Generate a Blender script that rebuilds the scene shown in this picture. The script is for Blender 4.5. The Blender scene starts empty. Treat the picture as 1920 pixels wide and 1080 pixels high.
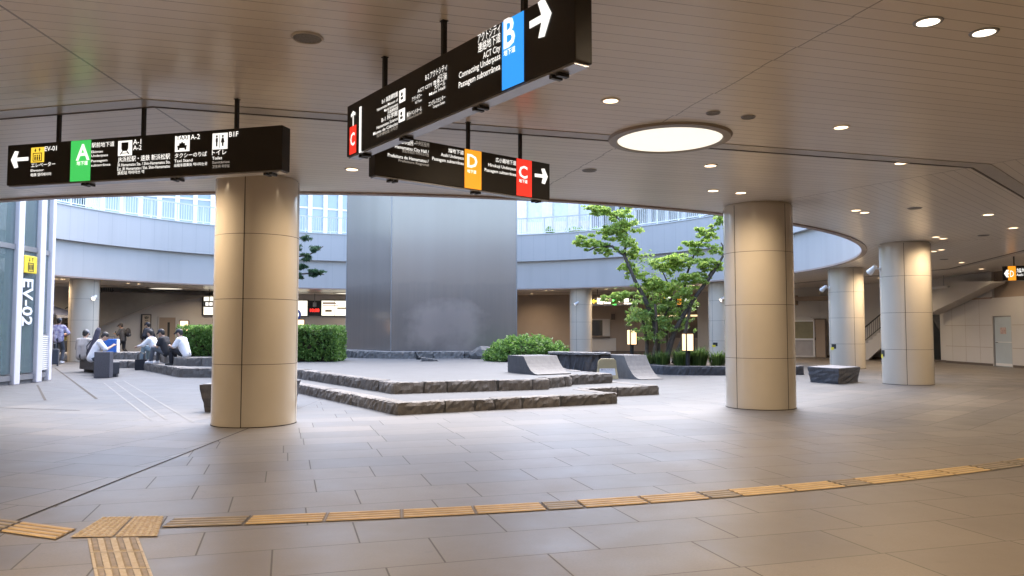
import bpy, bmesh, math, random
import numpy as np
from mathutils import Vector, Matrix
random.seed(7); rng = np.random.default_rng(7)
R = math.radians
SC = bpy.context.scene
COL = SC.collection

# ------------------------------------------------------------------ camera
F_PX, PITCH, EYE = 1447.3, 0.05484, 1.5
cam_d = bpy.data.cameras.new('camera'); cam = bpy.data.objects.new('camera', cam_d); COL.objects.link(cam)
cam.location = (0, 0, EYE); cam.rotation_euler = (math.pi/2 + PITCH, 0, 0)
cam_d.sensor_width = 36; cam_d.lens = 36*F_PX/1920; cam_d.clip_end = 1000; cam_d.clip_start = 0.05
SC.camera = cam
# ------------------------------------------------------------------ sky, sun, exposure
SUN_EL, SUN_AZ = 62, 20
w = bpy.data.worlds.new('World'); SC.world = w; w.use_nodes = True
nt = w.node_tree; bg = nt.nodes['Background']; sky = nt.nodes.new('ShaderNodeTexSky')
sky.sky_type = 'NISHITA'; sky.sun_disc = False; sky.sun_elevation = R(SUN_EL); sky.sun_rotation = R(SUN_AZ)
sky.air_density = 1.0; sky.dust_density = 2.5; sky.ozone_density = 1.0
nt.links.new(sky.outputs[0], bg.inputs[0]); bg.inputs[1].default_value = 0.13
sl = bpy.data.lights.new('sun', 'SUN'); sl.energy = 0.5; sl.angle = R(60); sl.color = (1, .99, .97)
so = bpy.data.objects.new('sun', sl); COL.objects.link(so)
so.rotation_euler = (R(90-SUN_EL), 0, R(180-SUN_AZ)); so.location = (0, 30, 40)
SC.view_settings.view_transform = 'Standard'; SC.view_settings.look = 'None'
SC.view_settings.exposure = 2.98; SC.view_settings.gamma = 1
cy = SC.cycles
cy.max_bounces = 8; cy.diffuse_bounces = 5; cy.glossy_bounces = 4; cy.transmission_bounces = 6
cy.sample_clamp_indirect = 4.0; cy.caustics_reflective = False; cy.caustics_refractive = False
cy.use_denoising = True; cy.use_light_tree = True
try: cy.denoiser = 'OPENIMAGEDENOISE'
except Exception: pass
LIT = 0.2     # display level of lit sign faces
LAMP_W = 33    # downlight spot power

CX, CY = -4.449, 30.392          # centre of the round plaza
RIM, ZC, RCOL, RC, A0 = 16.69, 3.97, 17.79, 0.66, -88.72

# ------------------------------------------------------------------ helpers
def ray(px, py):
    u = (px-960)/F_PX; v = (540-py)/F_PX
    return Vector((u, math.cos(PITCH)-math.sin(PITCH)*v, math.sin(PITCH)+math.cos(PITCH)*v))
def atz(px, py, z):
    d = ray(px, py); t = (z-EYE)/d.z; return Vector((d.x*t, d.y*t, z))
def aty(px, py, Y):
    d = ray(px, py); t = Y/d.y; return Vector((d.x*t, Y, EYE+d.z*t))
def pol(r, deg, z=0): return Vector((CX+r*math.cos(R(deg)), CY+r*math.sin(R(deg)), z))

class NT:
    def __init__(s, name):
        s.m = bpy.data.materials.new(name); s.m.use_nodes = True; s.t = s.m.node_tree; s.b = s.t.nodes['Principled BSDF']
    def n(s, typ, **kw):
        nd = s.t.nodes.new(typ)
        for k, v in kw.items(): setattr(nd, k, v)
        return nd
    def lk(s, a, b): s.t.links.new(a, b)
    def val(s, sock, v):
        if hasattr(v, 'is_linked') or hasattr(v, 'links'): s.lk(v, sock)
        else: sock.default_value = v
    def math(s, op, a, b=0.0, c=None):
        nd = s.n('ShaderNodeMath', operation=op); s.val(nd.inputs[0], a); s.val(nd.inputs[1], b)
        if c is not None: s.val(nd.inputs[2], c)
        return nd.outputs[0]
    def mix(s, f, a, b, blend='MIX'):
        nd = s.n('ShaderNodeMix', data_type='RGBA', blend_type=blend); s.val(nd.inputs[0], f)
        for i, v in ((6, a), (7, b)):
            if isinstance(v, tuple): nd.inputs[i].default_value = (*v[:3], 1)
            else: s.lk(v, nd.inputs[i])
        return nd.outputs[2]
    def noise(s, scale, detail=4, rough=.55, vec=None, stretch=None):
        nd = s.n('ShaderNodeTexNoise'); nd.inputs['Scale'].default_value = scale; nd.inputs['Detail'].default_value = detail
        nd.inputs['Roughness'].default_value = rough
        if vec is None: vec = s.n('ShaderNodeTexCoord').outputs['Object']
        if stretch:
            mp = s.n('ShaderNodeMapping'); mp.inputs['Scale'].default_value = stretch; s.lk(vec, mp.inputs[0]); vec = mp.outputs[0]
        s.lk(vec, nd.inputs['Vector']); return nd.outputs['Fac']
    def ramp(s, f, p0, p1, lo=0.0, hi=1.0):
        nd = s.n('ShaderNodeMapRange'); s.lk(f, nd.inputs[0])
        nd.inputs[1].default_value = p0; nd.inputs[2].default_value = p1; nd.inputs[3].default_value = lo; nd.inputs[4].default_value = hi
        return nd.outputs[0]
    def bump(s, h, strength, dist):
        nd = s.n('ShaderNodeBump'); nd.inputs['Strength'].default_value = strength; nd.inputs['Distance'].default_value = dist
        s.lk(h, nd.inputs['Height']); s.lk(nd.outputs[0], s.b.inputs['Normal'])

def mat(name, c, rough=.6, metal=0., var=.08, scale=3., c2=None, bump=0., bscale=40., stretch=None, spec=.5, rvar=0.):
    k = NT(name); b = k.b
    b.inputs['Roughness'].default_value = rough; b.inputs['Metallic'].default_value = metal
    b.inputs['Specular IOR Level'].default_value = spec
    n = k.noise(scale, stretch=stretch)
    f = k.ramp(n, .3, .7)
    lo = c2 if c2 else tuple(max(0, x*(1-var)) for x in c); hi = c if c2 else tuple(min(1, x*(1+var)) for x in c)
    k.lk(k.mix(f, lo, hi), b.inputs['Base Color'])
    if rvar: k.lk(k.ramp(n, .3, .7, rough-rvar, rough+rvar), b.inputs['Roughness'])
    if bump: k.bump(k.noise(bscale, 5), bump, .02)
    return k.m
def emit(name, c, s):
    k = NT(name); k.b.inputs['Base Color'].default_value = (*[min(.8, x) for x in c], 1)
    k.b.inputs['Emission Color'].default_value = (*c, 1); k.b.inputs['Emission Strength'].default_value = s
    k.b.inputs['Roughness'].default_value = .4
    return k.m

class MB:
    def __init__(s): s.v = []; s.f = []; s.mi = []; s.cur = 0
    def add(s, vs, fs):
        o = len(s.v); s.v += [tuple(v) for v in vs]; s.f += [tuple(i+o for i in f) for f in fs]; s.mi += [s.cur]*len(fs); return s
    def box(s, x0, x1, y0, y1, z0, z1, M=None):
        vs = [Vector(p) for p in ((x0,y0,z0),(x1,y0,z0),(x1,y1,z0),(x0,y1,z0),(x0,y0,z1),(x1,y0,z1),(x1,y1,z1),(x0,y1,z1))]
        if M is not None: vs = [M @ v for v in vs]
        return s.add(vs, [(0,3,2,1),(4,5,6,7),(0,1,5,4),(1,2,6,5),(2,3,7,6),(3,0,4,7)])
    def bbox(s, x0, x1, y0, y1, z0, z1, b=.01, M=None):      # box with chamfered edges
        bm = bmesh.new(); bmesh.ops.create_cube(bm, size=1)
        for v in bm.verts: v.co = Vector(((x0+x1)/2+v.co.x*(x1-x0), (y0+y1)/2+v.co.y*(y1-y0), (z0+z1)/2+v.co.z*(z1-z0)))
        bmesh.ops.bevel(bm, geom=bm.edges[:], offset=b, segments=2, affect='EDGES', profile=.6)
        s.bm(bm, M); bm.free(); return s
    def bm(s, bm, M=None):
        bm.verts.index_update(); bm.verts.ensure_lookup_table()
        s.add([(M @ v.co if M is not None else v.co) for v in bm.verts], [[v.index for v in f.verts] for f in bm.faces]); return s
    def prism(s, poly, z0, z1, M=None):
        n = len(poly); vs = [Vector((p[0], p[1], z0)) for p in poly]+[Vector((p[0], p[1], z1)) for p in poly]
        if M is not None: vs = [M @ v for v in vs]
        return s.add(vs, [tuple(range(n-1, -1, -1)), tuple(range(n, 2*n))]+[(i, (i+1) % n, n+(i+1) % n, n+i) for i in range(n)])
    def extr(s, prof, y0, y1, M=None):       # profile in xz, extruded along y
        n = len(prof); vs = [Vector((p[0], y0, p[1])) for p in prof]+[Vector((p[0], y1, p[1])) for p in prof]
        if M is not None: vs = [M @ v for v in vs]
        return s.add(vs, [tuple(range(n)), tuple(range(2*n-1, n-1, -1))]+[(n+i, n+(i+1) % n, (i+1) % n, i) for i in range(n)])
    def tube(s, p0, p1, r0, r1=None, n=10, cap=True):
        r1 = r0 if r1 is None else r1; p0 = Vector(p0); p1 = Vector(p1); d = (p1-p0).normalized()
        a = d.orthogonal().normalized(); b = d.cross(a)
        vs = [p0+(a*math.cos(t)+b*math.sin(t))*r0 for t in [2*math.pi*i/n for i in range(n)]]
        vs += [p1+(a*math.cos(t)+b*math.sin(t))*r1 for t in [2*math.pi*i/n for i in range(n)]]
        fs = [(i, (i+1) % n, n+(i+1) % n, n+i) for i in range(n)]
        if cap: fs += [tuple(range(n-1, -1, -1)), tuple(range(n, 2*n))]
        return s.add(vs, fs)
    def path(s, pts, rads, n=8):             # tapered bent tube
        pts = [Vector(p) for p in pts]; rings = []
        for i, p in enumerate(pts):
            d = (pts[min(i+1, len(pts)-1)]-pts[max(i-1, 0)]).normalized()
            a = d.cross(Vector((.13, 1, .07))).normalized(); b = d.cross(a)
            rings.append([p+(a*math.cos(t)+b*math.sin(t))*rads[i] for t in [2*math.pi*j/n for j in range(n)]])
        vs = [v for r in rings for v in r]; fs = []
        for i in range(len(pts)-1):
            fs += [(i*n+j, i*n+(j+1) % n, (i+1)*n+(j+1) % n, (i+1)*n+j) for j in range(n)]
        fs += [tuple(range(n-1, -1, -1)), tuple(range((len(pts)-1)*n, len(pts)*n))]
        return s.add(vs, fs)
    def lathe(s, prof, n=32, cx=0, cy=0, a0=0, a1=360):     # profile of (r,z)
        full = abs(a1-a0) >= 360; m = n if full else n+1; k = len(prof)
        vs = [(cx+r*math.cos(R(a0+(a1-a0)*i/n)), cy+r*math.sin(R(a0+(a1-a0)*i/n)), z) for i in range(m) for r, z in prof]
        fs = [(i*k+j, ((i+1) % m)*k+j, ((i+1) % m)*k+j+1, i*k+j+1) for i in range(n) for j in range(k-1)]
        return s.add(vs, fs)
    def ring(s, r0, r1, z0, z1, a0=0, a1=360, n=96):        # closed-section ring about the local origin
        prof = [(r0, z0), (r1, z0), (r1, z1), (r0, z1), (r0, z0)]
        s.lathe(prof, n, 0, 0, a0, a1)
        if abs(a1-a0) < 360:
            for a, fl in ((a0, 0), (a1, 1)):
                c, q = math.cos(R(a)), math.sin(R(a)); vs = [(r*c, r*q, z) for r, z in prof[:4]]
                s.add(vs, [(3, 2, 1, 0) if fl else (0, 1, 2, 3)])
        return s
    def sphere(s, c, r, n=10, sc=(1, 1, 1)):
        bm = bmesh.new(); bmesh.ops.create_uvsphere(bm, u_segments=n, v_segments=max(6, n//2+2), radius=1)
        M = Matrix.Translation(Vector(c)) @ Matrix.Diagonal((r*sc[0], r*sc[1], r*sc[2], 1)); s.bm(bm, M); bm.free(); return s
    def build(s, name, m, parent=None, smooth=False, loc=None, auto=None):
        me = bpy.data.meshes.new(name); me.from_pydata(s.v, [], s.f)
        for x in (m if isinstance(m, (list, tuple)) else [m]): me.materials.append(x)
        if isinstance(m, (list, tuple)): me.polygons.foreach_set('material_index', s.mi)
        bm = bmesh.new(); bm.from_mesh(me); bmesh.ops.delete(bm, geom=[v for v in bm.verts if not v.link_faces], context='VERTS'); bmesh.ops.recalc_face_normals(bm, faces=bm.faces); bm.to_mesh(me); bm.free()
        if smooth: me.shade_smooth()
        if auto:
            me.shade_smooth(); me.set_sharp_from_angle(angle=R(auto))
        return link(name, me, parent, loc)
def link(name, me, parent=None, loc=None):
    o = bpy.data.objects.new(name, me); COL.objects.link(o)
    if parent: o.parent = parent
    if loc is not None: o.location = loc
    return o
def tag(o, label=None, cat=None, group=None, kind=None):
    if label: o['label'] = label
    if cat: o['category'] = cat
    if group: o['group'] = group
    if kind: o['kind'] = kind
    return o
def thing(name, label, cat, loc=(0, 0, 0), rz=0., group=None):
    o = bpy.data.objects.new(name, None); COL.objects.link(o); o.location = loc; o.rotation_euler = (0, 0, rz)
    o.empty_display_size = .2
    return tag(o, label, cat, group)
def dup(root, loc, rz, label=None):
    r = root.copy(); COL.objects.link(r); r.location = loc; r.rotation_euler = (0, 0, rz)
    if label: r['label'] = label
    for ch in root.children:
        c = ch.copy(); COL.objects.link(c); c.parent = r
        for g in ch.children:
            d = g.copy(); COL.objects.link(d); d.parent = c
    return r

# ------------------------------------------------------------------ materials
def polar(k, div):
    """sector-local coordinates (u outwards, v along the chord) about the plaza centre"""
    tc = k.n('ShaderNodeTexCoord'); sp = k.n('ShaderNodeSeparateXYZ'); k.lk(tc.outputs['Object'], sp.inputs[0])
    x, y = sp.outputs[0], sp.outputs[1]
    th = k.math('ARCTAN2', y, x); r = k.math('SQRT', k.math('ADD', k.math('MULTIPLY', x, x), k.math('MULTIPLY', y, y)))
    st = 2*math.pi/div
    q = k.math('DIVIDE', k.math('SUBTRACT', th, R(A0)), st)
    idx = k.math('FLOOR', q); loc = k.math('MULTIPLY', k.math('SUBTRACT', k.math('SUBTRACT', q, idx), .5), st)
    return k.math('MULTIPLY', r, k.math('COSINE', loc)), k.math('MULTIPLY', r, k.math('SINE', loc)), idx, loc, r, tc.outputs['Object']
def seam(k, coord, period, width):
    fr = k.math('FRACT', k.math('DIVIDE', coord, period)); d = k.math('MINIMUM', fr, k.math('SUBTRACT', 1.0, fr))
    return k.math('LESS_THAN', d, width/period/2)

def floor_mat():
    k = NT('granite_paving'); u, v, idx, loc, r, oc = polar(k, 12)
    row = k.math('FLOOR', k.math('DIVIDE', u, .62))
    wn = k.n('ShaderNodeTexWhiteNoise', noise_dimensions='2D'); cb = k.n('ShaderNodeCombineXYZ'); k.lk(row, cb.inputs[0]); k.lk(idx, cb.inputs[1]); k.lk(cb.outputs[0], wn.inputs[0])
    vo = k.math('ADD', v, k.math('MULTIPLY', wn.outputs[0], 1.1))
    tile = k.math('FLOOR', k.math('DIVIDE', vo, 1.08))
    w2 = k.n('ShaderNodeTexWhiteNoise', noise_dimensions='3D'); c2 = k.n('ShaderNodeCombineXYZ'); k.lk(row, c2.inputs[0]); k.lk(idx, c2.inputs[1]); k.lk(tile, c2.inputs[2]); k.lk(c2.outputs[0], w2.inputs[0])
    s1 = k.math('MULTIPLY', seam(k, u, .62, .010), .6); s2 = k.math('MULTIPLY', seam(k, vo, 1.08, .012), .75)
    edge = k.math('MULTIPLY', k.math('SUBTRACT', math.pi/12, k.math('ABSOLUTE', loc)), r)
    s3 = k.math('MULTIPLY', k.math('LESS_THAN', edge, .008), .5)
    sm = k.math('MAXIMUM', k.math('MAXIMUM', s1, s2), s3)
    fine = k.noise(55, 4, .75, oc); mid = k.noise(1.1, 5, .6, oc); big = k.noise(.23, 3, .5, oc)
    base = k.mix(k.ramp(w2.outputs[0], 0, 1), (.118, .096, .077), (.17, .14, .111))
    base = k.mix(k.ramp(fine, .35, .65), base, (.21, .195, .18), 'MIX') if False else k.mix(k.math('MULTIPLY', k.ramp(fine, .42, .66), .6), base, (.10, .086, .072))
    base = k.mix(k.math('MULTIPLY', k.ramp(mid, .45, .75), .3), base, (.125, .105, .086))
    base = k.mix(sm, base, (.045, .042, .04))
    outc = k.ramp(k.math('ADD', u, k.math('ADD', k.math('MULTIPLY', w2.outputs[0], 1.6), k.math('MULTIPLY', big, 2.5))), 17.6, 23.5, 1, 0); base = k.mix(outc, base, k.mix(k.ramp(mid, .3, .7), (.060, .062, .067), (.088, .09, .095)))
    base = k.mix(k.math('MULTIPLY', k.math('MULTIPLY', sm, outc), .6), base, (.03, .03, .03))
    spot_ = k.noise(6, 2, .4, oc); base = k.mix(k.math('MULTIPLY', k.ramp(spot_, .68, .74), .35), base, (.07, .062, .055))
    k.lk(base, k.b.inputs['Base Color'])
    rg = k.math('ADD', k.ramp(mid, .3, .7, .36, .46), k.math('MULTIPLY', k.ramp(w2.outputs[0], 0, 1), .05))
    outd = outc      # the open plaza has a rough flamed finish, the roofed ring a worn smooth one
    k.lk(k.math('ADD', k.math('ADD', rg, k.math('MULTIPLY', sm, .4)), k.math('MULTIPLY', outd, .15)), k.b.inputs['Roughness'])
    k.lk(k.math('SUBTRACT', 1.0, k.math('MULTIPLY', outd, .65)), k.b.inputs['Specular IOR Level'])
    k.bump(k.math('SUBTRACT', k.math('MULTIPLY', fine, .25), sm), .25, .004)
    return k.m
def ceil_mat():
    k = NT('ceiling_boards'); u, v, idx, loc, r, oc = polar(k, 12)
    row = k.math('FLOOR', k.math('DIVIDE', u, .172))
    wn = k.n('ShaderNodeTexWhiteNoise', noise_dimensions='2D'); cb = k.n('ShaderNodeCombineXYZ'); k.lk(row, cb.inputs[0]); k.lk(idx, cb.inputs[1]); k.lk(cb.outputs[0], wn.inputs[0])
    s1 = seam(k, u, .172, .011)
    edge = k.math('MULTIPLY', k.math('SUBTRACT', math.pi/12, k.math('ABSOLUTE', loc)), r)
    jit = k.math('MULTIPLY', wn.outputs[0], .03)
    s2 = k.math('MAXIMUM', k.math('LESS_THAN', edge, .012), k.math('LESS_THAN', k.math('ABSOLUTE', k.math('ADD', v, k.math('SUBTRACT', jit, .015))), .008))
    sm = k.math('MAXIMUM', k.math('MULTIPLY', s1, .55), k.math('MULTIPLY', s2, .8))
    mid = k.noise(.5, 4, .6, oc)
    base = k.mix(wn.outputs[0], (.76, .715, .66), (.81, .765, .71)); base = k.mix(k.math('MULTIPLY', k.ramp(mid, .4, .7), .35), base, (.72, .665, .605))
    k.lk(k.mix(sm, base, (.12, .105, .09)), k.b.inputs['Base Color'])
    k.b.inputs['Roughness'].default_value = .3; k.b.inputs['Specular IOR Level'].default_value = .7
    k.bump(k.math('SUBTRACT', k.math('MULTIPLY', wn.outputs[0], .1), sm), .3, .01)
    return k.m
def panel_mat(name, c, pitch, rough, seamc, zs=None, wid=.012, streak=.12):
    """ring of upright panels: seams at equal steps of arc, faint rain streaks"""
    k = NT(name); tc = k.n('ShaderNodeTexCoord'); sp = k.n('ShaderNodeSeparateXYZ'); k.lk(tc.outputs['Object'], sp.inputs[0])
    arc = k.math('MULTIPLY', k.math('ARCTAN2', sp.outputs[1], sp.outputs[0]), RIM)
    sm = seam(k, arc, pitch, wid)
    n = k.noise(.6, 4, .6, tc.outputs['Object'], stretch=(2, 2, .12)); n2 = k.noise(.35, 3, .5, tc.outputs['Object'])
    col = k.mix(k.math('MULTIPLY', k.ramp(n, .45, .75), streak), c, tuple(x*.55 for x in c))
    col = k.mix(k.math('MULTIPLY', k.ramp(n2, .4, .7), streak), col, tuple(x*.75 for x in c))
    k.lk(k.mix(k.math('MULTIPLY', sm, .6), col, seamc), k.b.inputs['Base Color'])
    k.b.inputs['Roughness'].default_value = rough
    return k.m
def stone_mat(name, c, c2, rough=.85, bump=.8, scale=6):
    k = NT(name); oc = k.n('ShaderNodeTexCoord').outputs['Object']
    n = k.noise(scale, 8, .65, oc, stretch=(1, 1, .45)); f = k.noise(60, 4, .7, oc); st = k.noise(3, 3, .6, oc, stretch=(3, 3, .4))
    col = k.mix(k.ramp(n, .3, .7), c2, c); col = k.mix(k.math('MULTIPLY', k.ramp(f, .5, .75), .45), col, tuple(x*.45 for x in c2))
    col = k.mix(k.math('MULTIPLY', k.ramp(st, .5, .8), .35), col, tuple(x*.6 for x in c))
    gi = k.n('ShaderNodeNewGeometry').outputs['Random Per Island']; col = k.mix(k.math('MULTIPLY', gi, .7), col, tuple(x*.4 for x in c))
    k.lk(col, k.b.inputs['Base Color']); k.b.inputs['Roughness'].default_value = rough
    k.bump(k.math('ADD', k.math('MULTIPLY', n, .6), k.math('MULTIPLY', f, .25)), bump, .03)
    return k.m
def leaf_mat(name, c1, c2, c3):
    k = NT(name); g = k.n('ShaderNodeNewGeometry')
    cr = k.n('ShaderNodeValToRGB'); k.lk(g.outputs['Random Per Island'], cr.inputs[0])
    e = cr.color_ramp.elements; e[0].color = (*c1, 1); e[1].color = (*c3, 1); m_ = e.new(.5); m_.color = (*c2, 1)
    k.lk(cr.outputs[0], k.b.inputs['Base Color']); k.b.inputs['Roughness'].default_value = .5
    tr = k.n('ShaderNodeBsdfTranslucent'); k.lk(cr.outputs[0], tr.inputs[0])
    mx = k.n('ShaderNodeMixShader'); mx.inputs[0].default_value = .5
    out = k.t.nodes['Material Output']; k.lk(k.b.outputs[0], mx.inputs[1]); k.lk(tr.outputs[0], mx.inputs[2]); k.lk(mx.outputs[0], out.inputs[0])
    return k.m
def steel_mat():
    k = NT('brushed_steel'); oc = k.n('ShaderNodeTexCoord').outputs['Object']
    v = k.noise(.5, 3, .5, oc, stretch=(2.2, 2.2, .06)); b = k.noise(.3, 4, .55, oc)
    sp = k.n('ShaderNodeSeparateXYZ'); k.lk(oc, sp.inputs[0]); x, z = sp.outputs[0], sp.outputs[2]
    edge = k.noise(.8, 5, .6, oc, stretch=(1, 1, .25)); vstreak = k.noise(2.2, 5, .65, oc, stretch=(2.5, 2.5, .12)); cl = k.noise(.9, 6, .6, oc)
    k.b.inputs['Metallic'].default_value = .45
    col = k.mix(k.ramp(v, .2, .8), (.27, .24, .215), (.31, .277, .25)); col = k.mix(k.math('MULTIPLY', k.ramp(b, .45, .75), .35), col, (.29, .252, .225))
    # dark concourse reflection painted low on the cladding: ragged edge, streaks; pale stain on the broad face
    dark_refl = k.math('MULTIPLY', k.ramp(k.math('ADD', z, k.math('MULTIPLY', edge, .5)), 3.32, 3.2), k.math('ADD', .35, k.math('MULTIPLY', k.ramp(vstreak, .35, .65), .65)))
    col = k.mix(k.math('MULTIPLY', dark_refl, .42), col, (.21, .195, .19))
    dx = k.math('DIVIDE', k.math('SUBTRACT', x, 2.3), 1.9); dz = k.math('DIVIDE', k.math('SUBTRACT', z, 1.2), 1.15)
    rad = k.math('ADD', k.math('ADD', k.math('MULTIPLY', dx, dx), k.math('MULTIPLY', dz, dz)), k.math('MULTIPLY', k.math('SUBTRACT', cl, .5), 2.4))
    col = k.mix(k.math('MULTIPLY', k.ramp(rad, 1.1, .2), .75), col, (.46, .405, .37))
    k.lk(col, k.b.inputs['Base Color'])
    k.lk(k.math('ADD', k.ramp(v, .2, .8, .13, .2), k.math('MULTIPLY', b, .12)), k.b.inputs['Roughness'])
    return k.m
def glass_mat(name, tint=(.8, .9, .92), alpha=.35, rough=.03):
    k = NT(name); k.b.inputs['Base Color'].default_value = (*tint, 1); k.b.inputs['Roughness'].default_value = rough
    k.b.inputs['Specular IOR Level'].default_value = .8
    n = k.noise(.4, 2); k.lk(k.ramp(n, .3, .7, alpha*.9, alpha*1.1), k.b.inputs['Alpha'])
    return k.m

M = {}
M['floor'] = floor_mat(); M['ceil'] = ceil_mat()
M['fascia_lo'] = panel_mat('lower_fascia', (.46, .455, .45), 4.66, .55, (.3, .3, .3), streak=.2)
M['fascia_up'] = panel_mat('parapet_panel', (.45, .455, .465), .78, .5, (.22, .235, .26), streak=.12)
M['trim'] = mat('rim_trim', (.33, .25, .21), .45)
M['column'] = mat('column_tile', (.63, .565, .465), .14, var=.035, scale=.9, spec=.6, rvar=.03)
M['seam'] = mat('joint_dark', (.04, .033, .028), .9)
M['black'] = mat('black_metal', (.018, .018, .02), .4)
M['signface'] = mat('sign_black', (.035, .031, .028), .42, spec=.35)
M['signbase'] = mat('sign_underside', (.42, .43, .47), .3, .6)
M['grey'] = mat('grey_metal', (.3, .3, .31), .4, .5)
M['white'] = mat('white_paint', (.78, .78, .78), .4, var=.03)
M['rail'] = mat('rail_paint', (.56, .60, .62), .4, var=.05)
M['railseam'] = mat('rail_dark', (.2, .22, .23), .5)
M['deck'] = mat('deck_paving', (.35, .34, .33), .8)
M['stone'] = stone_mat('rough_granite', (.27, .252, .238), (.14, .13, .123), bump=.9, scale=11)
M['stonetop'] = stone_mat('stone_paving', (.115, .117, .121), (.085, .087, .09), .7, .15, 2)
M['stonelight'] = stone_mat('pale_granite', (.25, .24, .228), (.16, .15, .145), .8, .4, 8)
M['stonedark'] = stone_mat('dark_granite', (.11, .108, .115), (.06, .058, .062), .7, .6, 7)
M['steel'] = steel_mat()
M['leaf_bright'] = leaf_mat('leaf_bright', (.22, .34, .06), (.36, .49, .10), (.48, .60, .17))
M['leaf_mid'] = leaf_mat('leaf_mid', (.14, .25, .06), (.25, .38, .09), (.38, .50, .14))
M['leaf_dark'] = leaf_mat('leaf_pine', (.03, .075, .04), (.055, .12, .055), (.10, .18, .08))
M['leaf_hedge'] = leaf_mat('leaf_hedge', (.07, .15, .03), (.14, .27, .055), (.26, .42, .10))
M['grass'] = leaf_mat('grass_blade', (.06, .12, .03), (.12, .20, .05), (.22, .30, .09))
M['bark'] = mat('bark', (.10, .075, .055), .9, var=.35, scale=9, bump=.8)
M['barkd'] = mat('bark_dark', (.085, .07, .06), .9, var=.3, scale=9, bump=.8)
M['soil'] = mat('soil', (.06, .045, .03), 1)
M['wall'] = mat('wall_tile', (.58, .555, .53), .5, var=.06, scale=.4)
M['wallb'] = mat('wall_brown', (.34, .265, .205), .55, var=.08, scale=.5)
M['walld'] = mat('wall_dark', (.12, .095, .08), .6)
M['glass'] = glass_mat('clear_glass', (.16, .23, .24), .42)
M['glassb'] = mat('window_glass', (.27, .35, .41), .08, .0, var=.12, scale=.3, spec=.9)
M['win_dark'] = mat('dark_glass', (.03, .035, .04), .08, spec=.8)
M['ochre'] = mat('tactile_ochre', (.44, .31, .15), .45, var=.15, scale=6)
M['ochred'] = mat('tactile_brown', (.24, .195, .14), .45, var=.2, scale=6)
M['ochrel'] = mat('tactile_pale', (.44, .36, .24), .55, var=.2, scale=9)
M['lampglass'] = emit('lamp_glass', (1, .62, .32), .3)
M['tube'] = emit('lamp_tube', (1, .82, .6), .8)
M['down'] = emit('downlight_lens', (1, .70, .42), .65)
M['downw'] = emit('downlight_bright', (1, .86, .66), .9)
M['disc'] = emit('disc_diffuser', (1, .93, .77), .135)
for n_, c_, s_ in (('white', (1, .98, .93), .78), ('dim', (.9, .85, .78), .22), ('green', (.05, .5, .1), .75), ('blue', (.03, .30, .85), .75), ('orange', (.95, .33, .02), .75), ('red', (.85, .035, .02), .75), ('yellow', (.95, .62, .06), .75)):
    M['lit_'+n_] = emit('lit_'+n_, c_, s_*LIT)
M['ink'] = mat('black_ink', (.02, .02, .02), .6)
M['skin'] = mat('skin', (.46, .29, .21), .5, var=.06)

# ------------------------------------------------------------------ structure: floor, ceiling
floor = MB().lathe([(.01, 0), (8, 0), (17, 0), (40, 0), (120, 0)], 96).build('floor', M['floor'], loc=(CX, CY, 0)); tag(floor, kind='structure')
cb_ = MB().lathe([(RIM+.02, ZC), (22, ZC), (30, ZC), (44, ZC)], 144).build('ceiling', M['ceil'], loc=(CX, CY, 0)); tag(cb_, kind='structure')
t = MB(); t2 = MB()
for k in range(12):
    a0, a1 = A0+30*k, A0+30*(k+1)
    for mb_, r0_, r1_, zb in ((t, 21.27, 21.52, .008), (t2, 21.235, 21.268, .014)):
        poly = [pol(r_/math.cos(R(15)), a_) for r_, a_ in ((r1_, a0), (r1_, a1), (r0_, a1), (r0_, a0))]
        mb_.prism([(p.x-CX, p.y-CY) for p in poly], ZC-zb, ZC+.02)
tag(t.build('ceiling_band', mat('band_grey', (.46, .44, .43), .3), loc=(CX, CY, 0)), kind='structure')
tag(t2.build('ceiling_groove', mat('groove_grey', (.14, .125, .12), .7), loc=(CX, CY, 0)), kind='structure')
jt = MB()
def strip(p0, p1, wd, z=.004):
    p0 = Vector((p0[0], p0[1], z)); p1 = Vector((p1[0], p1[1], z)); d = (p1-p0).normalized(); nrm = Vector((-d.y, d.x, 0))*wd/2
    jt.add([p0-nrm, p1-nrm, p1+nrm, p0+nrm], [(0, 1, 2, 3)])
strip(pol(18.5, A0), pol(29, A0), .022)
strip(atz(70, 722, 0), atz(85, 751, 0), .05); strip(atz(103, 690, 0), atz(181, 748, 0), .06); strip(atz(-20, 764, 0), atz(150, 770, 0), .03)
tag(jt.build('floor_joint', M['seam']), kind='structure')
# pale strips of a paved guide line in the plaza
jt = MB()
for a, b in (((195, 718), (283, 788)), ((214, 716), (312, 787)), ((232, 714), (362, 792))):
    strip(atz(*a, 0), atz(*b, 0), .035, .005)
tag(jt.build('paving_line', mat('pale_line', (.15, .15, .15), .7)), kind='structure')

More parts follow.
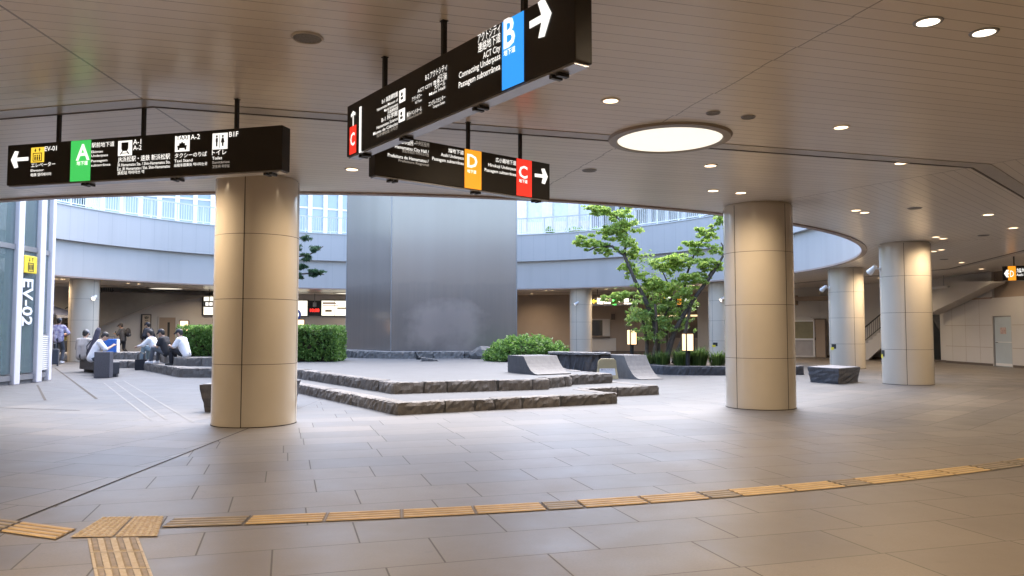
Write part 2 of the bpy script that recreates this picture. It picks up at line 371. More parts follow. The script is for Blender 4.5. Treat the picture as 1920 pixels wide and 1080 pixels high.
# ring deck: slab, fascia, parapet, rail
ring_c = (CX, CY, 0)
tag(MB().lathe([(RIM+.02, 6.95), (30, 6.95), (90, 6.95)], 96).build('upper_deck', M['deck'], loc=ring_c), kind='structure')
t = thing('deck_fascia', 'white curved fascia and parapet running round the open plaza', 'fascia', ring_c)
MB().ring(RIM, RIM+.25, ZC+.03, 5.62, n=180).build('lower_band', M['fascia_lo'], t)
MB().ring(RIM-.22, RIM+.3, 5.62, 7.2, n=180).build('parapet_panel', M['fascia_up'], t)
MB().ring(RIM-.26, RIM+.32, 7.2, 7.25, n=180).build('coping', M['rail'], t)
MB().ring(RIM-.06, RIM+.1, ZC-.035, ZC+.03, n=180).build('rim_trim', M['trim'], t)
t = thing('deck_railing', 'pale grey metal railing with upright bars on top of the round parapet', 'railing', ring_c)
rr = RIM+.02
MB().ring(rr-.035, rr+.035, 8.2, 8.27, n=180).build('top_rail', M['rail'], t)
MB().ring(rr-.02, rr+.02, 7.36, 7.4, n=180).build('bottom_rail', M['rail'], t)
bal = MB()
nb = 780
for i in range(nb):
    a = 2*math.pi*i/nb; c, s_ = math.cos(a), math.sin(a); Mx = Matrix.Rotation(a, 4, 'Z')
    bal.box(rr-.012, rr+.012, -.012, .012, 7.4, 8.2, Mx)
bo = bal.build('baluster', M['rail'], t); bo['kind'] = 'stuff'
for i in range(72):
    a = 2*math.pi*(i+.5)/72
    MB().box(rr-.03, rr+.03, -.03, .03, 7.25, 8.2, Matrix.Rotation(a, 4, 'Z')).build('post', M['rail'], t)

# ------------------------------------------------------------------ columns
COLS = [(0, 'thick cream column nearest the camera, under the sign with green A'),
        (1, 'thick cream column right of the tree, second nearest to the camera'),
        (2, 'cream column on the right standing between the stone block and the far wall'),
        (3, 'cream column behind the dark stone block on the right, half in daylight'),
        (4, 'daylit column just behind the tree, partly hidden by the big right column'),
        (5, 'slim looking far column between the steel tower and the tree'),
        (8, 'far column on the left behind the seated people and the glass lift')]
column0 = None
def spotlight(parent_pos, rz, label):
    t = thing('spotlight', label, 'spotlight', parent_pos, rz, 'small spotlights fixed to the columns')
    MB().tube((0, 0, 0), (.16, 0, 0), .02).box(-.012, .012, -.05, .05, -.06, .06).build('bracket', M['white'], t)
    b_ = MB(); d = Vector((.35, -.75, -.55)).normalized(); c = Vector((.2, 0, 0))
    b_.tube(c-d*.12, c+d*.05, .055, .075, 16).tube(c+d*.05, c+d*.17, .075, .095, 16, cap=False).build('housing', M['white'], t, auto=40)
    MB().tube(c+d*.10, c+d*.11, .078, .078, 16).build('lens', M['tube'], t)
    return t
for k, lab in COLS:
    a = A0+30*k+{0: -.4, 1: .35, 8: 5.3}.get(k, 0)
    t = thing('column', lab, 'column', pol(RCOL, a), R(a), 'round tiled columns standing round the plaza')
    prof = [(RC, 0)]
    for z in (.97, 1.99, 3.01): prof += [(RC, z-.004), (RC-.008, z-.004), (RC-.008, z+.004), (RC, z+.004)]
    prof += [(RC, 3.93), (RC-.03, 3.93), (RC-.03, ZC+.01)]
    MB().lathe(prof, 72).build('shaft', M['column'], t, auto=30)
    s_ = MB()
    for z in (.97, 1.99, 3.01): s_.ring(RC-.02, RC-.004, z-.0038, z+.0038, n=72)
    for q in range(4):
        Mx = Matrix.Rotation(q*math.pi/2, 4, 'Z'); s_.box(RC-.02, RC+.0015, -.006, .006, .01, 3.925, Mx)
    s_.build('joint', M['seam'], t)
    MB().ring(RC-.02, RC+.006, .0, .012, n=72).build('base_strip', M['seam'], t)
STK = {2: (1655, 663), 3: (1563, 650), 4: (1341, 646), 5: (1067, 643)}
for k, (px, py) in STK.items():
    colm = [o for o in COL.objects if o.name.startswith('column') and o.type == 'EMPTY' and abs((o.location-pol(RCOL, A0+30*k)).length) < .01][0]
    d = ray(px, py); d2 = Vector((d.x, d.y)); p = Vector((colm.location.x, colm.location.y))
    dn = d2.normalized(); perp = p-dn*p.dot(dn); off = perp.length; tt = p.dot(dn)-math.sqrt(max(.0, RC*RC-off*off)); hit = dn*tt
    z = EYE+d.z/d2.length*tt
    ang = math.atan2(hit.y-p.y, hit.x-p.x)-colm.rotation_euler.z
    for nm, m_, w0, w1, z0, z1 in (('sticker', M['ink'], -.13, .13, -.08, .1), ('sticker', M['lit_yellow'] if False else mat('sticker_yellow', (.75, .6, .04), .5), -.19, .02, -.13, -.02)):
        s_ = MB()
        rad = RC+(.003 if m_ is M['ink'] else .005)
        s_.lathe([(rad, z+z0), (rad, z+z1)], 8, 0, 0, math.degrees(ang+w0/RC), math.degrees(ang+w1/RC)); s_.build(nm, m_, colm)
def col_spot(k, side_deg, z, label):
    c = pol(RCOL, A0+30*k+(5.3 if k == 8 else 0)); b = R(side_deg); p = c+Vector((math.cos(b)*RC, math.sin(b)*RC, z)); return spotlight(p, b, label)
col_spot(2, 172, 3.25, 'white spotlight on the left side of the cream column at right')
col_spot(3, 180, 3.2, 'white spotlight on the column behind the stone block')
col_spot(5, -110, 3.1, 'lit white spotlight on the far column right of the tower')
col_spot(4, -100, 3.1, 'lit spotlight on the far column right beside the tree')
col_spot(8, -30, 3.1, 'small spotlight on the far left column above the seated people')

# ------------------------------------------------------------------ downlights (lamps of the place)
DL = [(1740, 40, .085, 'b', 'large bright recessed downlight, left one of the pair at the top right corner'),
      (1845, 60, .085, 'b', 'large bright recessed downlight, right one of the pair at the top right corner'),
      (1145, 188, .08, 'w', 'warm round downlight above the big ceiling disc, right of the blue B sign'),
      (1577, 238, .08, 'w', 'warm round downlight alone in the boards right of the big ceiling disc'),
      (1332, 310, .085, 'w', 'warm downlight just below the big ceiling disc'),
      (1690, 305, .09, 'w', 'dim downlight sitting on the grey ceiling band at right'),
      (1337, 357, .09, 'w', 'left downlight of the pair just before the big right column'),
      (1389, 361, .09, 'w', 'right downlight of the pair just before the big right column'),
      (1605, 394, .09, 'w', 'left downlight of the pair right of the big right column'),
      (1621, 398, .09, 'w', 'right downlight of the pair right of the big right column'),
      (1853, 402, .10, 'w', 'single downlight far right above the cream column at right'),
      (1755, 444, .09, 'w', 'upper left downlight of four beside the top of the cream column at right'),
      (1768, 447, .09, 'w', 'upper right downlight of four beside the top of the cream column at right'),
      (1751, 471, .09, 'w', 'lower left downlight of four beside the top of the cream column at right'),
      (1765, 468, .09, 'w', 'lower right downlight of four beside the top of the cream column at right'),
      (1803, 492, .10, 'w', 'small far downlight below the four, near the right wall'),
      (1840, 504, .10, 'w', 'farthest small downlight before the right wall stairs'),
      (1900, 427, .10, 'w', 'downlight at the right edge above the small hanging sign'),
      (660, 317, .09, 'w', 'downlight seen just left of the lower sign, below the red C')]
dl_lens = {}
def downlight(p, r, kind, label, group='round downlights in the board ceiling', power=1.0, lamp=True):
    t = thing('downlight', label, 'downlight', (p[0], p[1], ZC), 0, group)
    MB().lathe([(r, -.002), (r, -.012), (r*1.25, -.012), (r*1.33, -.002)], 28).build('trim_ring', M['grey'] if kind == 'b' else M['white'], t, auto=40)
    MB().lathe([(.001, -.006), (r, -.006)], 28).build('lens', M['downw'] if kind == 'b' else M['down'], t)
    if lamp:
        l = bpy.data.lights.new('lamp', 'SPOT'); l.energy = LAMP_W*power; l.color = (1, .77, .52); l.spot_size = R(164); l.spot_blend = 1.0; l.shadow_soft_size = r*.8
        lo = bpy.data.objects.new('lamp', l); COL.objects.link(lo); lo.parent = t; lo.location = (0, 0, -.02)
    return t
downlight(pol(18.7, -81.4), .09, 'w', 'warm ceiling downlight hidden behind the sign with D and C')
for px, py, r, kd, lab in DL: downlight(atz(px, py, ZC), r, kd, lab, power=.55 if kd == 'b' else .72 if px > 1250 else 1.0)
# the same fixtures go on round the ring, seen far off below the daylit fascia, and on, unseen and boosted, behind the camera
k_ = 0
for k in list(range(3, 13)):
    for off in (-5.8, -4.0, 6.9, 8.2):
        a = A0+30*k+off
        if k == 12 and off > 0: continue
        if off in (-4.0, 8.2) and k in (4, 5, 6, 7, 8): pw = 1
        place = {3: 'beyond the column behind the stone block', 4: 'behind the tree', 5: 'by the far column right of the tower', 6: 'behind the steel tower', 7: 'behind the nearest column', 8: 'by the far left column', 9: 'out past the glass lift', 10: 'left of the glass lift', 11: 'left of the plaza near the camera', 12: 'over the sign with green A'}[k]
        downlight(pol(18.7, a), .09, 'w', 'small warm ceiling downlight of the ring, '+place, 'downlights of the ring '+place, 1.6 if k < 11 else 1)
for r_, a_ in ((25.5, -56), (27, -75), (27, -88), (25.5, -97), (30, -68), (31, -82), (30, -95), (22, -40), (22.5, -20), (22.5, 15), (22.5, 40), (22.3, 75), (22.3, 105), (22.3, 128), (22.3, 150)):
    downlight(pol(r_, a_), .1, 'w', 'round warm downlight of the outer walkway', 'downlights of the outer walkway', 9.5 if r_ > 29 else 1.2 if a_ == -56 else 1.7 if a_ > -60 else 3.2 if a_ < -80 else 1.2)  # out-of-view lamps near the camera boosted to bounce light onto the ceiling
def ceil_disc(p, r, label):
    t = thing('ceiling_light', label, 'ceiling light', (p[0], p[1], ZC), 0, 'large round disc lights in the ceiling')
    MB().lathe([(r, -.03), (r*1.02, -.045), (r*1.16, -.035), (r*1.19, -.002)], 64).build('trim_ring', mat('disc_ring', (.33, .29, .25), .4), t, auto=40)
    MB().lathe([(.001, -.028), (r, -.028)], 64).build('diffuser', M['disc'], t)
ceil_disc(atz(1255, 258, ZC), .66, 'large glowing cream disc light in the ceiling right of the signs')
ceil_disc(pol(21.6, 107), .9, 'far disc light above the lit boards behind the hedge')
ceil_disc(pol(21.6, 137), .9, 'far disc light in the ceiling right of the far left column')
for px, py, r, lab in ((576, 70, .115, 'grey round ceiling speaker left of the sign rods'), (1337, 211, .07, 'small dark round sensor above the big ceiling disc'), (1403, 219, .07, 'small brownish round sensor right above the big ceiling disc'), (1105, 319, .1, 'dark round vent between the lower sign and the big ceiling disc'), (1715, 390, .12, 'dark vent in the ceiling above the cream column at right'), (1844, 441, .12, 'dark vent at the far right of the ceiling'), (1770, 486, .12, 'far dark vent over the walkway at right')):
    p = atz(px, py, ZC); t = thing('ceiling_speaker' if r == .115 else 'ceiling_vent', lab, 'speaker' if r == .115 else 'vent', p)
    MB().lathe([(r, -.004), (r*1.05, -.014), (r*1.18, -.003)], 32).build('rim', M['wall'] if r == .115 else M['grey'], t)
    MB().lathe([(.001, -.008), (r, -.008)], 32).build('grille', mat('grille', (.17, .16, .145), .6, var=.3, scale=60), t)

# ------------------------------------------------------------------ hanging signs
def text_mesh(body, bold=.004):
    c = bpy.data.curves.new('t', 'FONT'); c.body = body; c.size = 1; c.offset = bold; c.resolution_u = 2
    o = bpy.data.objects.new('t', c); COL.objects.link(o)
    me = bpy.data.meshes.new_from_object(o.evaluated_get(bpy.context.evaluated_depsgraph_get()))
    bpy.data.objects.remove(o); bpy.data.curves.remove(c)
    n = len(me.vertices); co = np.zeros(n*3); me.vertices.foreach_get('co', co); co = co.reshape(-1, 3)
    fs = [tuple(p.vertices) for p in me.polygons]; bpy.data.meshes.remove(me)
    return co, fs
class Sign:
    def __init__(s, L, Rr, h, th, label, name='hanging_sign', group='black lit direction signs hanging from the ceiling'):
        s.L = Vector(L); s.Rr = Vector(Rr); s.h = h; s.th = th
        d = s.Rr-s.L; s.w = d.length; s.rz = math.atan2(d.y, d.x)
        s.t = thing(name, label, 'sign', (s.L+s.Rr)/2, s.rz, group)
        s.Mi = (Matrix.Translation((s.L+s.Rr)/2) @ Matrix.Rotation(s.rz, 4, 'Z')).inverted()
        w_ = s.w/2
        MB().bbox(-w_, w_, 0, th, .012, h, .008).build('case', M['signface'], s.t)
        MB().box(-w_+.02, w_-.02, .012, th-.012, -.004, .012).build('underside', M['signbase'], s.t)
    def at(s, px, py):
        d = s.Mi.to_3x3() @ ray(px, py); o = s.Mi @ Vector((0, 0, EYE)); t_ = -o.y/d.y; p = o+d*t_; return p.x, p.z
    def rods(s, pxs, y=None):
        for px in pxs:
            x = s.at(px, 300)[0]
            MB().box(x-.018, x+.018, s.th/2-.018, s.th/2+.018, s.h, ZC-s.L.z).build('hanging_rod', M['black'], s.t)
            MB().box(x-.026, x+.026, s.th/2-.026, s.th/2+.026, ZC-s.L.z-.006, ZC-s.L.z).build('ceiling_plate', M['black'], s.t)
    def latches(s, fr):
        for f in fr:
            x = (f-.5)*s.w
            MB().bbox(x-.05, x-.015, .02, s.th-.03, -.03, -.004, .005).bbox(x+.015, x+.05, .02, s.th-.03, -.03, -.004, .005).build('latch', M['black'], s.t)
    def panel(s, px0, px1, m, name='colour_panel', z0=None, z1=None, py=300):
        x0 = s.at(px0, py)[0]; x1 = s.at(px1, py)[0]
        return MB().box(x0, x1, -.004, .004, s.h*.03 if z0 is None else z0, s.h-.006 if z1 is None else z1).build(name, m, s.t)
    def rect(s, px0, py0, px1, py1, m, name='pictogram', dy=-.004):
        x0, za = s.at(px0, py0); x1, zb = s.at(px1, py1)
        o = MB().box(x0, x1, dy, .004, min(za, zb), max(za, zb)).build(name, m, s.t); return o, (x0, x1, min(za, zb), max(za, zb))
    def text(s, mb, body, a, b, hpx=None, bold=.004, dy=-.0065, height=None):
        co, fs = text_mesh(body, bold); x0, z0 = s.at(*a); x1, z1 = s.at(*b); z = (z0+z1)/2
        mn, mx = co[:, 0].min(), co[:, 0].max(); sx = (x1-x0)/(mx-mn); sz = sx if height is None else height
        mb.add([(x0+(q[0]-mn)*sx, dy, z+q[1]*sz) for q in co], fs)
    def group(s, items, m, name='lettering', bold=.005):
        for it in items:
            mb = MB(); s.text(mb, it[0], it[1], it[2], bold=bold, height=it[3] if len(it) > 3 else None); mb.build(name, m, s.t)
    def arrow(s, tail, tip, head, wd, m, dy=-.005):
        x0, z0 = s.at(*tail); x1, z1 = s.at(*tip)
        s_ = MB(); d = Vector((x1-x0, 0, z1-z0)); n_ = d.normalized(); q = Vector((-n_.z, 0, n_.x)); T = Vector((x1, dy, z1)); A = Vector((x0, dy, z0))
        h = head; k_ = wd
        tipi = T-n_*k_*1.414
        pts = [A-q*k_/2, T-n_*(k_*1.9)-q*k_/2, T-n_*h-n_*k_*.2-q*(h-k_*.2), T-n_*(h-k_*1.1)-q*h, T, T-n_*(h-k_*1.1)+q*h, T-n_*h-n_*k_*.2+q*(h-k_*.2), T-n_*(k_*1.9)+q*k_/2, A+q*k_/2]
        s_.add([pts[0], pts[1], pts[7], pts[8]], [(0, 1, 2, 3)])
        s_.add([pts[2], pts[3], T, T-n_*k_*1.9], [(0, 1, 2, 3)]); s_.add([pts[5], pts[6], T-n_*k_*1.9, T], [(0, 1, 2, 3)])
        s_.build('arrow', m, s.t)
def pictogram(sg, box, kind, dy=-.0065):
    """black drawing on a lit square"""
    x0, x1, z0, z1 = box; W = x1-x0; H = z1-z0; mb = MB()
    X = lambda f: x0+W*f
    Z = lambda f: z0+H*f
    def rc(a, b, c, d): mb.box(X(a), X(b), dy, dy+.002, Z(c), Z(d))
    def poly(*pts): mb.add([(X(a), dy, Z(b)) for a, b in pts], [tuple(range(len(pts)))])
    def disc(a, b, r): mb.add([(X(a)+r*H*math.cos(t), dy, Z(b)+r*H*math.sin(t)) for t in [2*math.pi*i/12 for i in range(12)]], [tuple(range(12))])
    def man(a, sc=1., skirt=False):
        disc(a, .5+.3*sc, .075*sc)
        if skirt: poly((a-.06*sc, .5+.2*sc), (a+.06*sc, .5+.2*sc), (a+.13*sc, .5-.1*sc), (a-.13*sc, .5-.1*sc))
        else: rc(a-.07*sc, a+.07*sc, .5-.05*sc, .5+.2*sc)
        rc(a-.05*sc, a+.05*sc, .5-.32*sc, .5-.05*sc)
    if kind == 'lift':
        for a, up in ((.34, -1), (.66, 1)):
            rc(a-.03, a+.03, .72, .92); e = .95 if up > 0 else .68; b = .84 if up > 0 else .80
            poly((a-.1, b), (a+.1, b), (a, e))
        rc(.15, .2, .08, .62); rc(.8, .85, .08, .62); rc(.15, .85, .58, .63); rc(.15, .85, .06, .11)
        for a in (.33, .5, .67): disc(a, .45, .06); rc(a-.05, a+.05, .15, .38)
    if kind == 'train':
        rc(.25, .75, .45, .88); poly((.25, .45), (.75, .45), (.66, .3), (.34, .3)); poly((.3, .3), (.38, .3), (.24, .08), (.14, .08)); poly((.62, .3), (.7, .3), (.86, .08), (.76, .08)); rc(.25, .75, .15, .19)
    if kind == 'taxi':
        rc(.3, .7, .38, .52); poly((.2, .2), (.8, .2), (.84, .38), (.16, .38)); rc(.2, .32, .1, .2); rc(.68, .8, .1, .2); rc(.44, .56, .52, .58)
    if kind == 'toilet': man(.3); man(.7, 1, True); rc(.485, .515, .08, .92)
    if kind == 'music': disc(.5, .62, .16); rc(.3, .7, .2, .4)
    return mb.build('drawing', M['ink'], sg.t)

Wl, Wd = M['lit_white'], M['lit_dim']
def z1(x, y): return (x*560/1920, 200+y*560/1920)
sA = Sign(atz(12, 350, 3.15), atz(528, 320, 3.15), .48, .16, 'long black lit sign with green A panel and left arrow')
sA.rods((98, 258, 434)); sA.latches((.3, .63, .95))
sA.arrow(z1(185, 335), z1(72, 343), .1, .042, Wl)
o, bx = sA.rect(*z1(203, 265), *z1(283, 355), M['lit_yellow']); pictogram(sA, bx, 'lift')
sA.group([('EV-01', z1(290, 288), z1(367, 280)), ('エレベーター', z1(203, 392), z1(357, 378)), ('Elevator', z1(200, 421), z1(285, 412), .0384), ('电梯 엘리베이터', z1(200, 450), z1(330, 440))], Wl)
sA.panel(*[z1(455, 0)[0], z1(583, 0)[0]], M['lit_green'])
sA.group([('A', z1(490, 345), z1(578, 340)), ('地下道', z1(495, 377), z1(567, 371))], Wl, bold=.02)
sA.group([('駅前地下道', z1(592, 262), z1(737, 252)), ('Ekimae', z1(590, 300), z1(664, 294), .0397), ('Underpass', z1(590, 325), z1(696, 318), .0397), ('Passagem', z1(588, 358), z1(692, 352), .0397), ('subterrânea', z1(588, 386), z1(712, 379), .0397)], Wl)
o, bx = sA.rect(*z1(762, 222), *z1(848, 312), Wl); pictogram(sA, bx, 'train')
sA.group([('A-1', z1(858, 245), z1(910, 240)), ('A-2', z1(858, 282), z1(912, 275)), ('JR浜松駅・遠鉄 新浜松駅', z1(760, 356), z1(1095, 334), .0672), ('JR Hamamatsu Sta. / Shin-Hamamatsu Sta.', z1(757, 385), z1(1097, 366), .0480), ('Est. JR Hamamatsu / Est. Shin-Hamamatsu', z1(757, 412), z1(1094, 392), .0480)], Wl)
sA.group([('滨松站 하마마쓰 역', z1(757, 438), z1(928, 427))], M['lit_white'])
o, bx = sA.rect(*z1(1128, 190), *z1(1218, 285), Wl); pictogram(sA, bx, 'taxi')
x0, x1, zz0, zz1 = bx; co, fs = text_mesh('TAXI', .02); mb = MB(); mn, mx = co[:, 0].min(), co[:, 0].max(); sx = (x1-x0)*.8/(mx-mn); mb.add([(x0+(x1-x0)*.1+(q[0]-mn)*sx, -.0065, zz0+(zz1-zz0)*.74+q[1]*sx) for q in co], fs); mb.build('drawing', M['ink'], sA.t)
sA.group([('A-2', z1(1228, 212), z1(1287, 208)), ('タクシーのりば', z1(1125, 330), z1(1332, 316)), ('Taxi Stand', z1(1122, 360), z1(1240, 352), .0448), ('出租车搭乘处 택시타는곳', z1(1122, 389), z1(1334, 373))], Wl)
o, bx = sA.rect(*z1(1368, 174), *z1(1462, 270), M['lit_white']); pictogram(sA, bx, 'toilet')
sA.group([('B1F', z1(1475, 196), z1(1534, 190)), ('トイレ', z1(1365, 312), z1(1457, 305)), ('Toilet', z1(1366, 342), z1(1430, 338), .0448)], Wl)
sA.group([('Sanitários', z1(1366, 368), z1(1478, 361), .0384), ('卫生间 화장실', z1(1366, 395), z1(1476, 388))], Wd)

def z2(x, y): return (640+x*.24071, y*.24071)
sB = Sign(atz(650, 297, 3.15), atz(1079, 116, 3.15), .505, .14, 'large black lit sign with blue B panel, nearest the camera, hanging askew')
sB.rods((707, 817, 968)); sB.latches((.08, .32, .66, .93))
sB.arrow(z2(1470, 197), z2(1642, 102), .13, .05, Wl)
sB.panel(z2(1255, 0)[0], z2(1422, 0)[0], M['lit_blue'], py=100)
sB.group([('B', z2(1270, 378), z2(1358, 343), .2904), ('地下道', z2(1270, 437), z2(1360, 400))], Wl, bold=.02)
sB.group([('アクトシティ', z2(1068, 330), z2(1243, 245), .0759), ('連絡地下道', z2(1070, 402), z2(1245, 325), .0759), ('ACT City', z2(1110, 457), z2(1243, 398), .0660), ('Connecting Underpass', z2(922, 610), z2(1243, 462), .0660), ('Passagem subterrânea', z2(920, 688), z2(1243, 540), .0660)], Wl)
sB.group([('B-2 アクトシティ', z2(660, 625), z2(828, 545), .0594), ('ACT City', z2(755, 612), z2(826, 585), .0330), ('ACT CITY 音楽工房', z2(600, 722), z2(826, 618), .0396), ('大ホール', z2(730, 700), z2(813, 658), .0462), ('Main Hall', z2(690, 746), z2(813, 692), .0330), ('アクトタワー', z2(555, 795), z2(632, 752), .0429), ('ACT Tower', z2(580, 812), z2(632, 786), .0297), ('コングレスセンター', z2(685, 830), z2(815, 770), .0429), ('Congress Center', z2(720, 845), z2(812, 802), .0297), ('展示イベントホール', z2(515, 918), z2(630, 858), .0462)], Wl)
sB.group([('Exhibition & Event Hall', z2(515, 938), z2(630, 885), .0297)], Wd)
for q in ((455, 700, 498, 795), (450, 850, 495, 948)):
    o, bx = sB.rect(*z2(q[0], q[1]+10), *z2(q[2], q[3]-12), Wl); pictogram(sB, bx, 'music')
sB.group([('B-1 楽器博物館', z2(322, 808), z2(445, 748), .0495), ('Hamamatsu Museum of', z2(283, 865), z2(446, 790), .0363), ('Musical Instruments', z2(340, 872), z2(446, 822), .0363), ('乐器博物馆', z2(365, 888), z2(446, 852), .0330), ('B-1 科学館', z2(318, 955), z2(443, 893), .0495), ('Hamamatsu Science', z2(280, 1012), z2(445, 930), .0396), ('Museu de Ciências', z2(253, 1057), z2(444, 970), .0396)], Wl)
sB.group([('科学博物馆 과학관', z2(280, 1075), z2(444, 1002), .0330)], Wd)
sB.arrow((663, 236), (663, 208), .05, .02, Wl)
o, bx = sB.rect(674.5, 201, 677, 285, Wl, 'divider_line')
sB.panel(656, 668, M['lit_red'], z1=.285, z0=.02, py=260)
sB.group([('C', (658, 274), (666, 271), .17)], Wl, bold=.02)

def z3(x, y): return (640+x*.22222, 180+y*.22222)
sD = Sign(atz(703, 330, 3.15), atz(1031, 377, 3.15), .48, .14, 'black lit sign with orange D and red C panels behind the B sign')
sD.rods((884, 982)); sD.latches((.1, .55, .93))
sD.panel(z3(1040, 0)[0], z3(1180, 0)[0], M['lit_orange'], py=330); sD.panel(z3(1478, 0)[0], z3(1605, 0)[0], M['lit_red'], py=330)
sD.group([('D', z3(1060, 600), z3(1145, 608)), ('地下道', z3(1060, 645), z3(1136, 655)), ('C', z3(1495, 690), z3(1568, 694)), ('地下道', z3(1497, 725), z3(1568, 738))], Wl, bold=.02)
sD.arrow(z3(1630, 668), z3(1740, 682), .1, .042, Wl)
sD.group([('旭地下道', z3(900, 472), z3(1030, 497)), ('Asahi Underpass', z3(838, 506), z3(1030, 540), .0544), ('Passagem subterrânea', z3(765, 538), z3(1030, 586), .0544), ('広小路地下道', z3(1300, 555), z3(1472, 583), .0608), ('Hirokoji Underpass', z3(1238, 592), z3(1472, 632), .0544), ('Passagem subterrânea', z3(1207, 634), z3(1472, 678), .0544), ('Hamamatsu City Hall /', z3(450, 437), z3(735, 488), .0544), ('Prefeitura de Hamamatsu /', z3(390, 508), z3(733, 568), .0544), ('浜松市役所・', z3(470, 400), z3(622, 416), .0640)], Wl)
sD.group([('中央区役所', z3(625, 412), z3(740, 430), .0544), ('滨松市政府 하마마쓰시청', z3(510, 475), z3(735, 512), .0384), ('Prefeitura Regional', z3(480, 555), z3(735, 592), .0384)], Wd)

# ------------------------------------------------------------------ tactile paving
TM = [M['ochre'], M['ochred'], M['ochrel'], mat('ochre_groove', (.20, .14, .07), .6), mat('brown_groove', (.07, .055, .04), .6)]
def tactile_arc():
    mb = MB(); L = 0
    lens = []
    a = -88.2
    def seg(a0, a1, mi, ribs=True, wd=.30):
        mb.cur = mi; n = 3; r0 = 0.; side = (a0+a1)/2 > -87; rf = lambda b: 24.36-.0245*(b+86) if side else 24.36+.19*(b+88.81)
        for i in range(n):
            b0, b1 = a0+(a1-a0)*i/n, a0+(a1-a0)*(i+1)/n
            g = .0
            def P(r, a, z): return pol(r+rf(a), a, z)
            ri, ro = r0-wd/2, r0+wd/2
            mb.cur = 3+mi; mb.add([P(ri, b0, .006), P(ro, b0, .006), P(ro, b1, .006), P(ri, b1, .006)], [(0, 1, 2, 3)]); mb.cur = mi
        if ribs:
            e = math.degrees(.012/24.2)
            for q in range(4):
                rc_ = r0-wd/2+wd*(q+.5)/4; hw = .024
                for i in range(2):
                    b0, b1 = a0+e+(a1-a0-2*e)*i/2, a0+e+(a1-a0-2*e)*(i+1)/2
                    pts = [P(rc_-hw, b0, .006), P(rc_+hw, b0, .006), P(rc_+hw, b1, .006), P(rc_-hw, b1, .006), P(rc_-hw*.6, b0, .012), P(rc_+hw*.6, b0, .012), P(rc_+hw*.6, b1, .012), P(rc_-hw*.6, b1, .012)]
                    mb.add(pts, [(4, 5, 6, 7), (0, 4, 7, 3), (1, 2, 6, 5), (0, 1, 5, 4), (3, 7, 6, 2)])
    return mb, seg
mb, seg = tactile_arc()
step = math.degrees(.6/24.2)
a = -85.85; i = 0
pat = [1, 0, 0, 0, 0, 1, 0, 0, 1, 0, 0, 1, 0, 0, 0, 1, 1, 0, 0, 0, 0, 0, 0, 0, 0, 0]
while i < 26:
    ln = step*(.55 if pat[i] == 1 and i % 3 else 1)
    seg(a+.012, a+ln-.012, pat[i]); a += ln; i += 1
a = -87.25
for q, mi in enumerate((0, 1, 0, 0, 1, 0, 0)):
    seg(a-step*.9, a-.02, mi); a -= step*.9
tag(mb.build('tactile_paving', TM), kind='structure')
mb = MB()
def patch(corners, mi, kind, nx, ny):
    """small paving block between four floor points with raised dots or bars"""
    c = [Vector(p) for p in corners]; mb.cur = mi; z = .007
    P = lambda u, v, h: (c[0]*(1-u)*(1-v)+c[1]*u*(1-v)+c[2]*u*v+c[3]*(1-u)*v)+Vector((0, 0, h))
    mb.add([P(0, 0, z), P(1, 0, z), P(1, 1, z), P(0, 1, z)], [(0, 1, 2, 3)])
    for i in range(nx):
        for j in range(ny):
            u, v = (i+.5)/nx, (j+.5)/ny
            if kind == 'dot':
                ctr = P(u, v, z); rr_ = .019
                vs = [ctr+Vector((rr_*math.cos(t), rr_*math.sin(t), 0)) for t in [2*math.pi*k/8 for k in range(8)]]+[ctr+Vector((rr_*.6*math.cos(t), rr_*.6*math.sin(t), .007)) for t in [2*math.pi*k/8 for k in range(8)]]
                mb.cur = 2; mb.add(vs, [tuple(range(8, 16))]+[(k, (k+1) % 8, 8+(k+1) % 8, 8+k) for k in range(8)]); mb.cur = mi
            else:
                hu, hv = .27/nx, .46/ny
                vs = [P(u-hu, v-hv, z), P(u+hu, v-hv, z), P(u+hu, v+hv, z), P(u-hu, v+hv, z)]+[P(u-hu*.6, v-hv*.95, z+.008), P(u+hu*.6, v-hv*.95, z+.008), P(u+hu*.6, v+hv*.95, z+.008), P(u-hu*.6, v+hv*.95, z+.008)]
                mb.cur = 1 if kind == 'bar' else mi; mb.add(vs, [(4, 5, 6, 7), (0, 1, 5, 4), (1, 2, 6, 5), (2, 3, 7, 6), (3, 0, 4, 7)]); mb.cur = mi
A_, B_, C_, D_ = atz(130, 1009, 0), atz(295, 1007, 0), atz(307, 969, 0), atz(193, 971, 0)
mid0, mid1 = (A_+B_)/2, (C_+D_)/2; g_ = (B_-A_)*.012
patch([A_, mid0-g_, mid1-g_, D_], 0, 'dot', 6, 10); patch([mid0+g_, B_, C_, mid1+g_], 0, 'dot', 6, 10)
p0, p1 = atz(164, 1011, 0), atz(259, 1009, 0); q0, q1 = atz(178, 1082, 0), atz(287, 1082, 0)
d0, d1 = (q0-p0), (q1-p1)
for i in range(4):
    f0, f1 = i*.42, (i+1)*.42-.012
    patch([p0+d0*f1, p1+d1*f1, p1+d1*f0, p0+d0*f0], 2, 'bar', 4, 1)
tag(mb.build('tactile_paving', [mat('dot_ochre', (.36, .27, .17), .6, var=.2, scale=20), mat('bar_brown', (.25, .205, .165), .6, var=.2, scale=15), mat('tactile_cream', (.50, .44, .36), .6, var=.3, scale=25, c2=(.38, .30, .21))]), kind='structure')

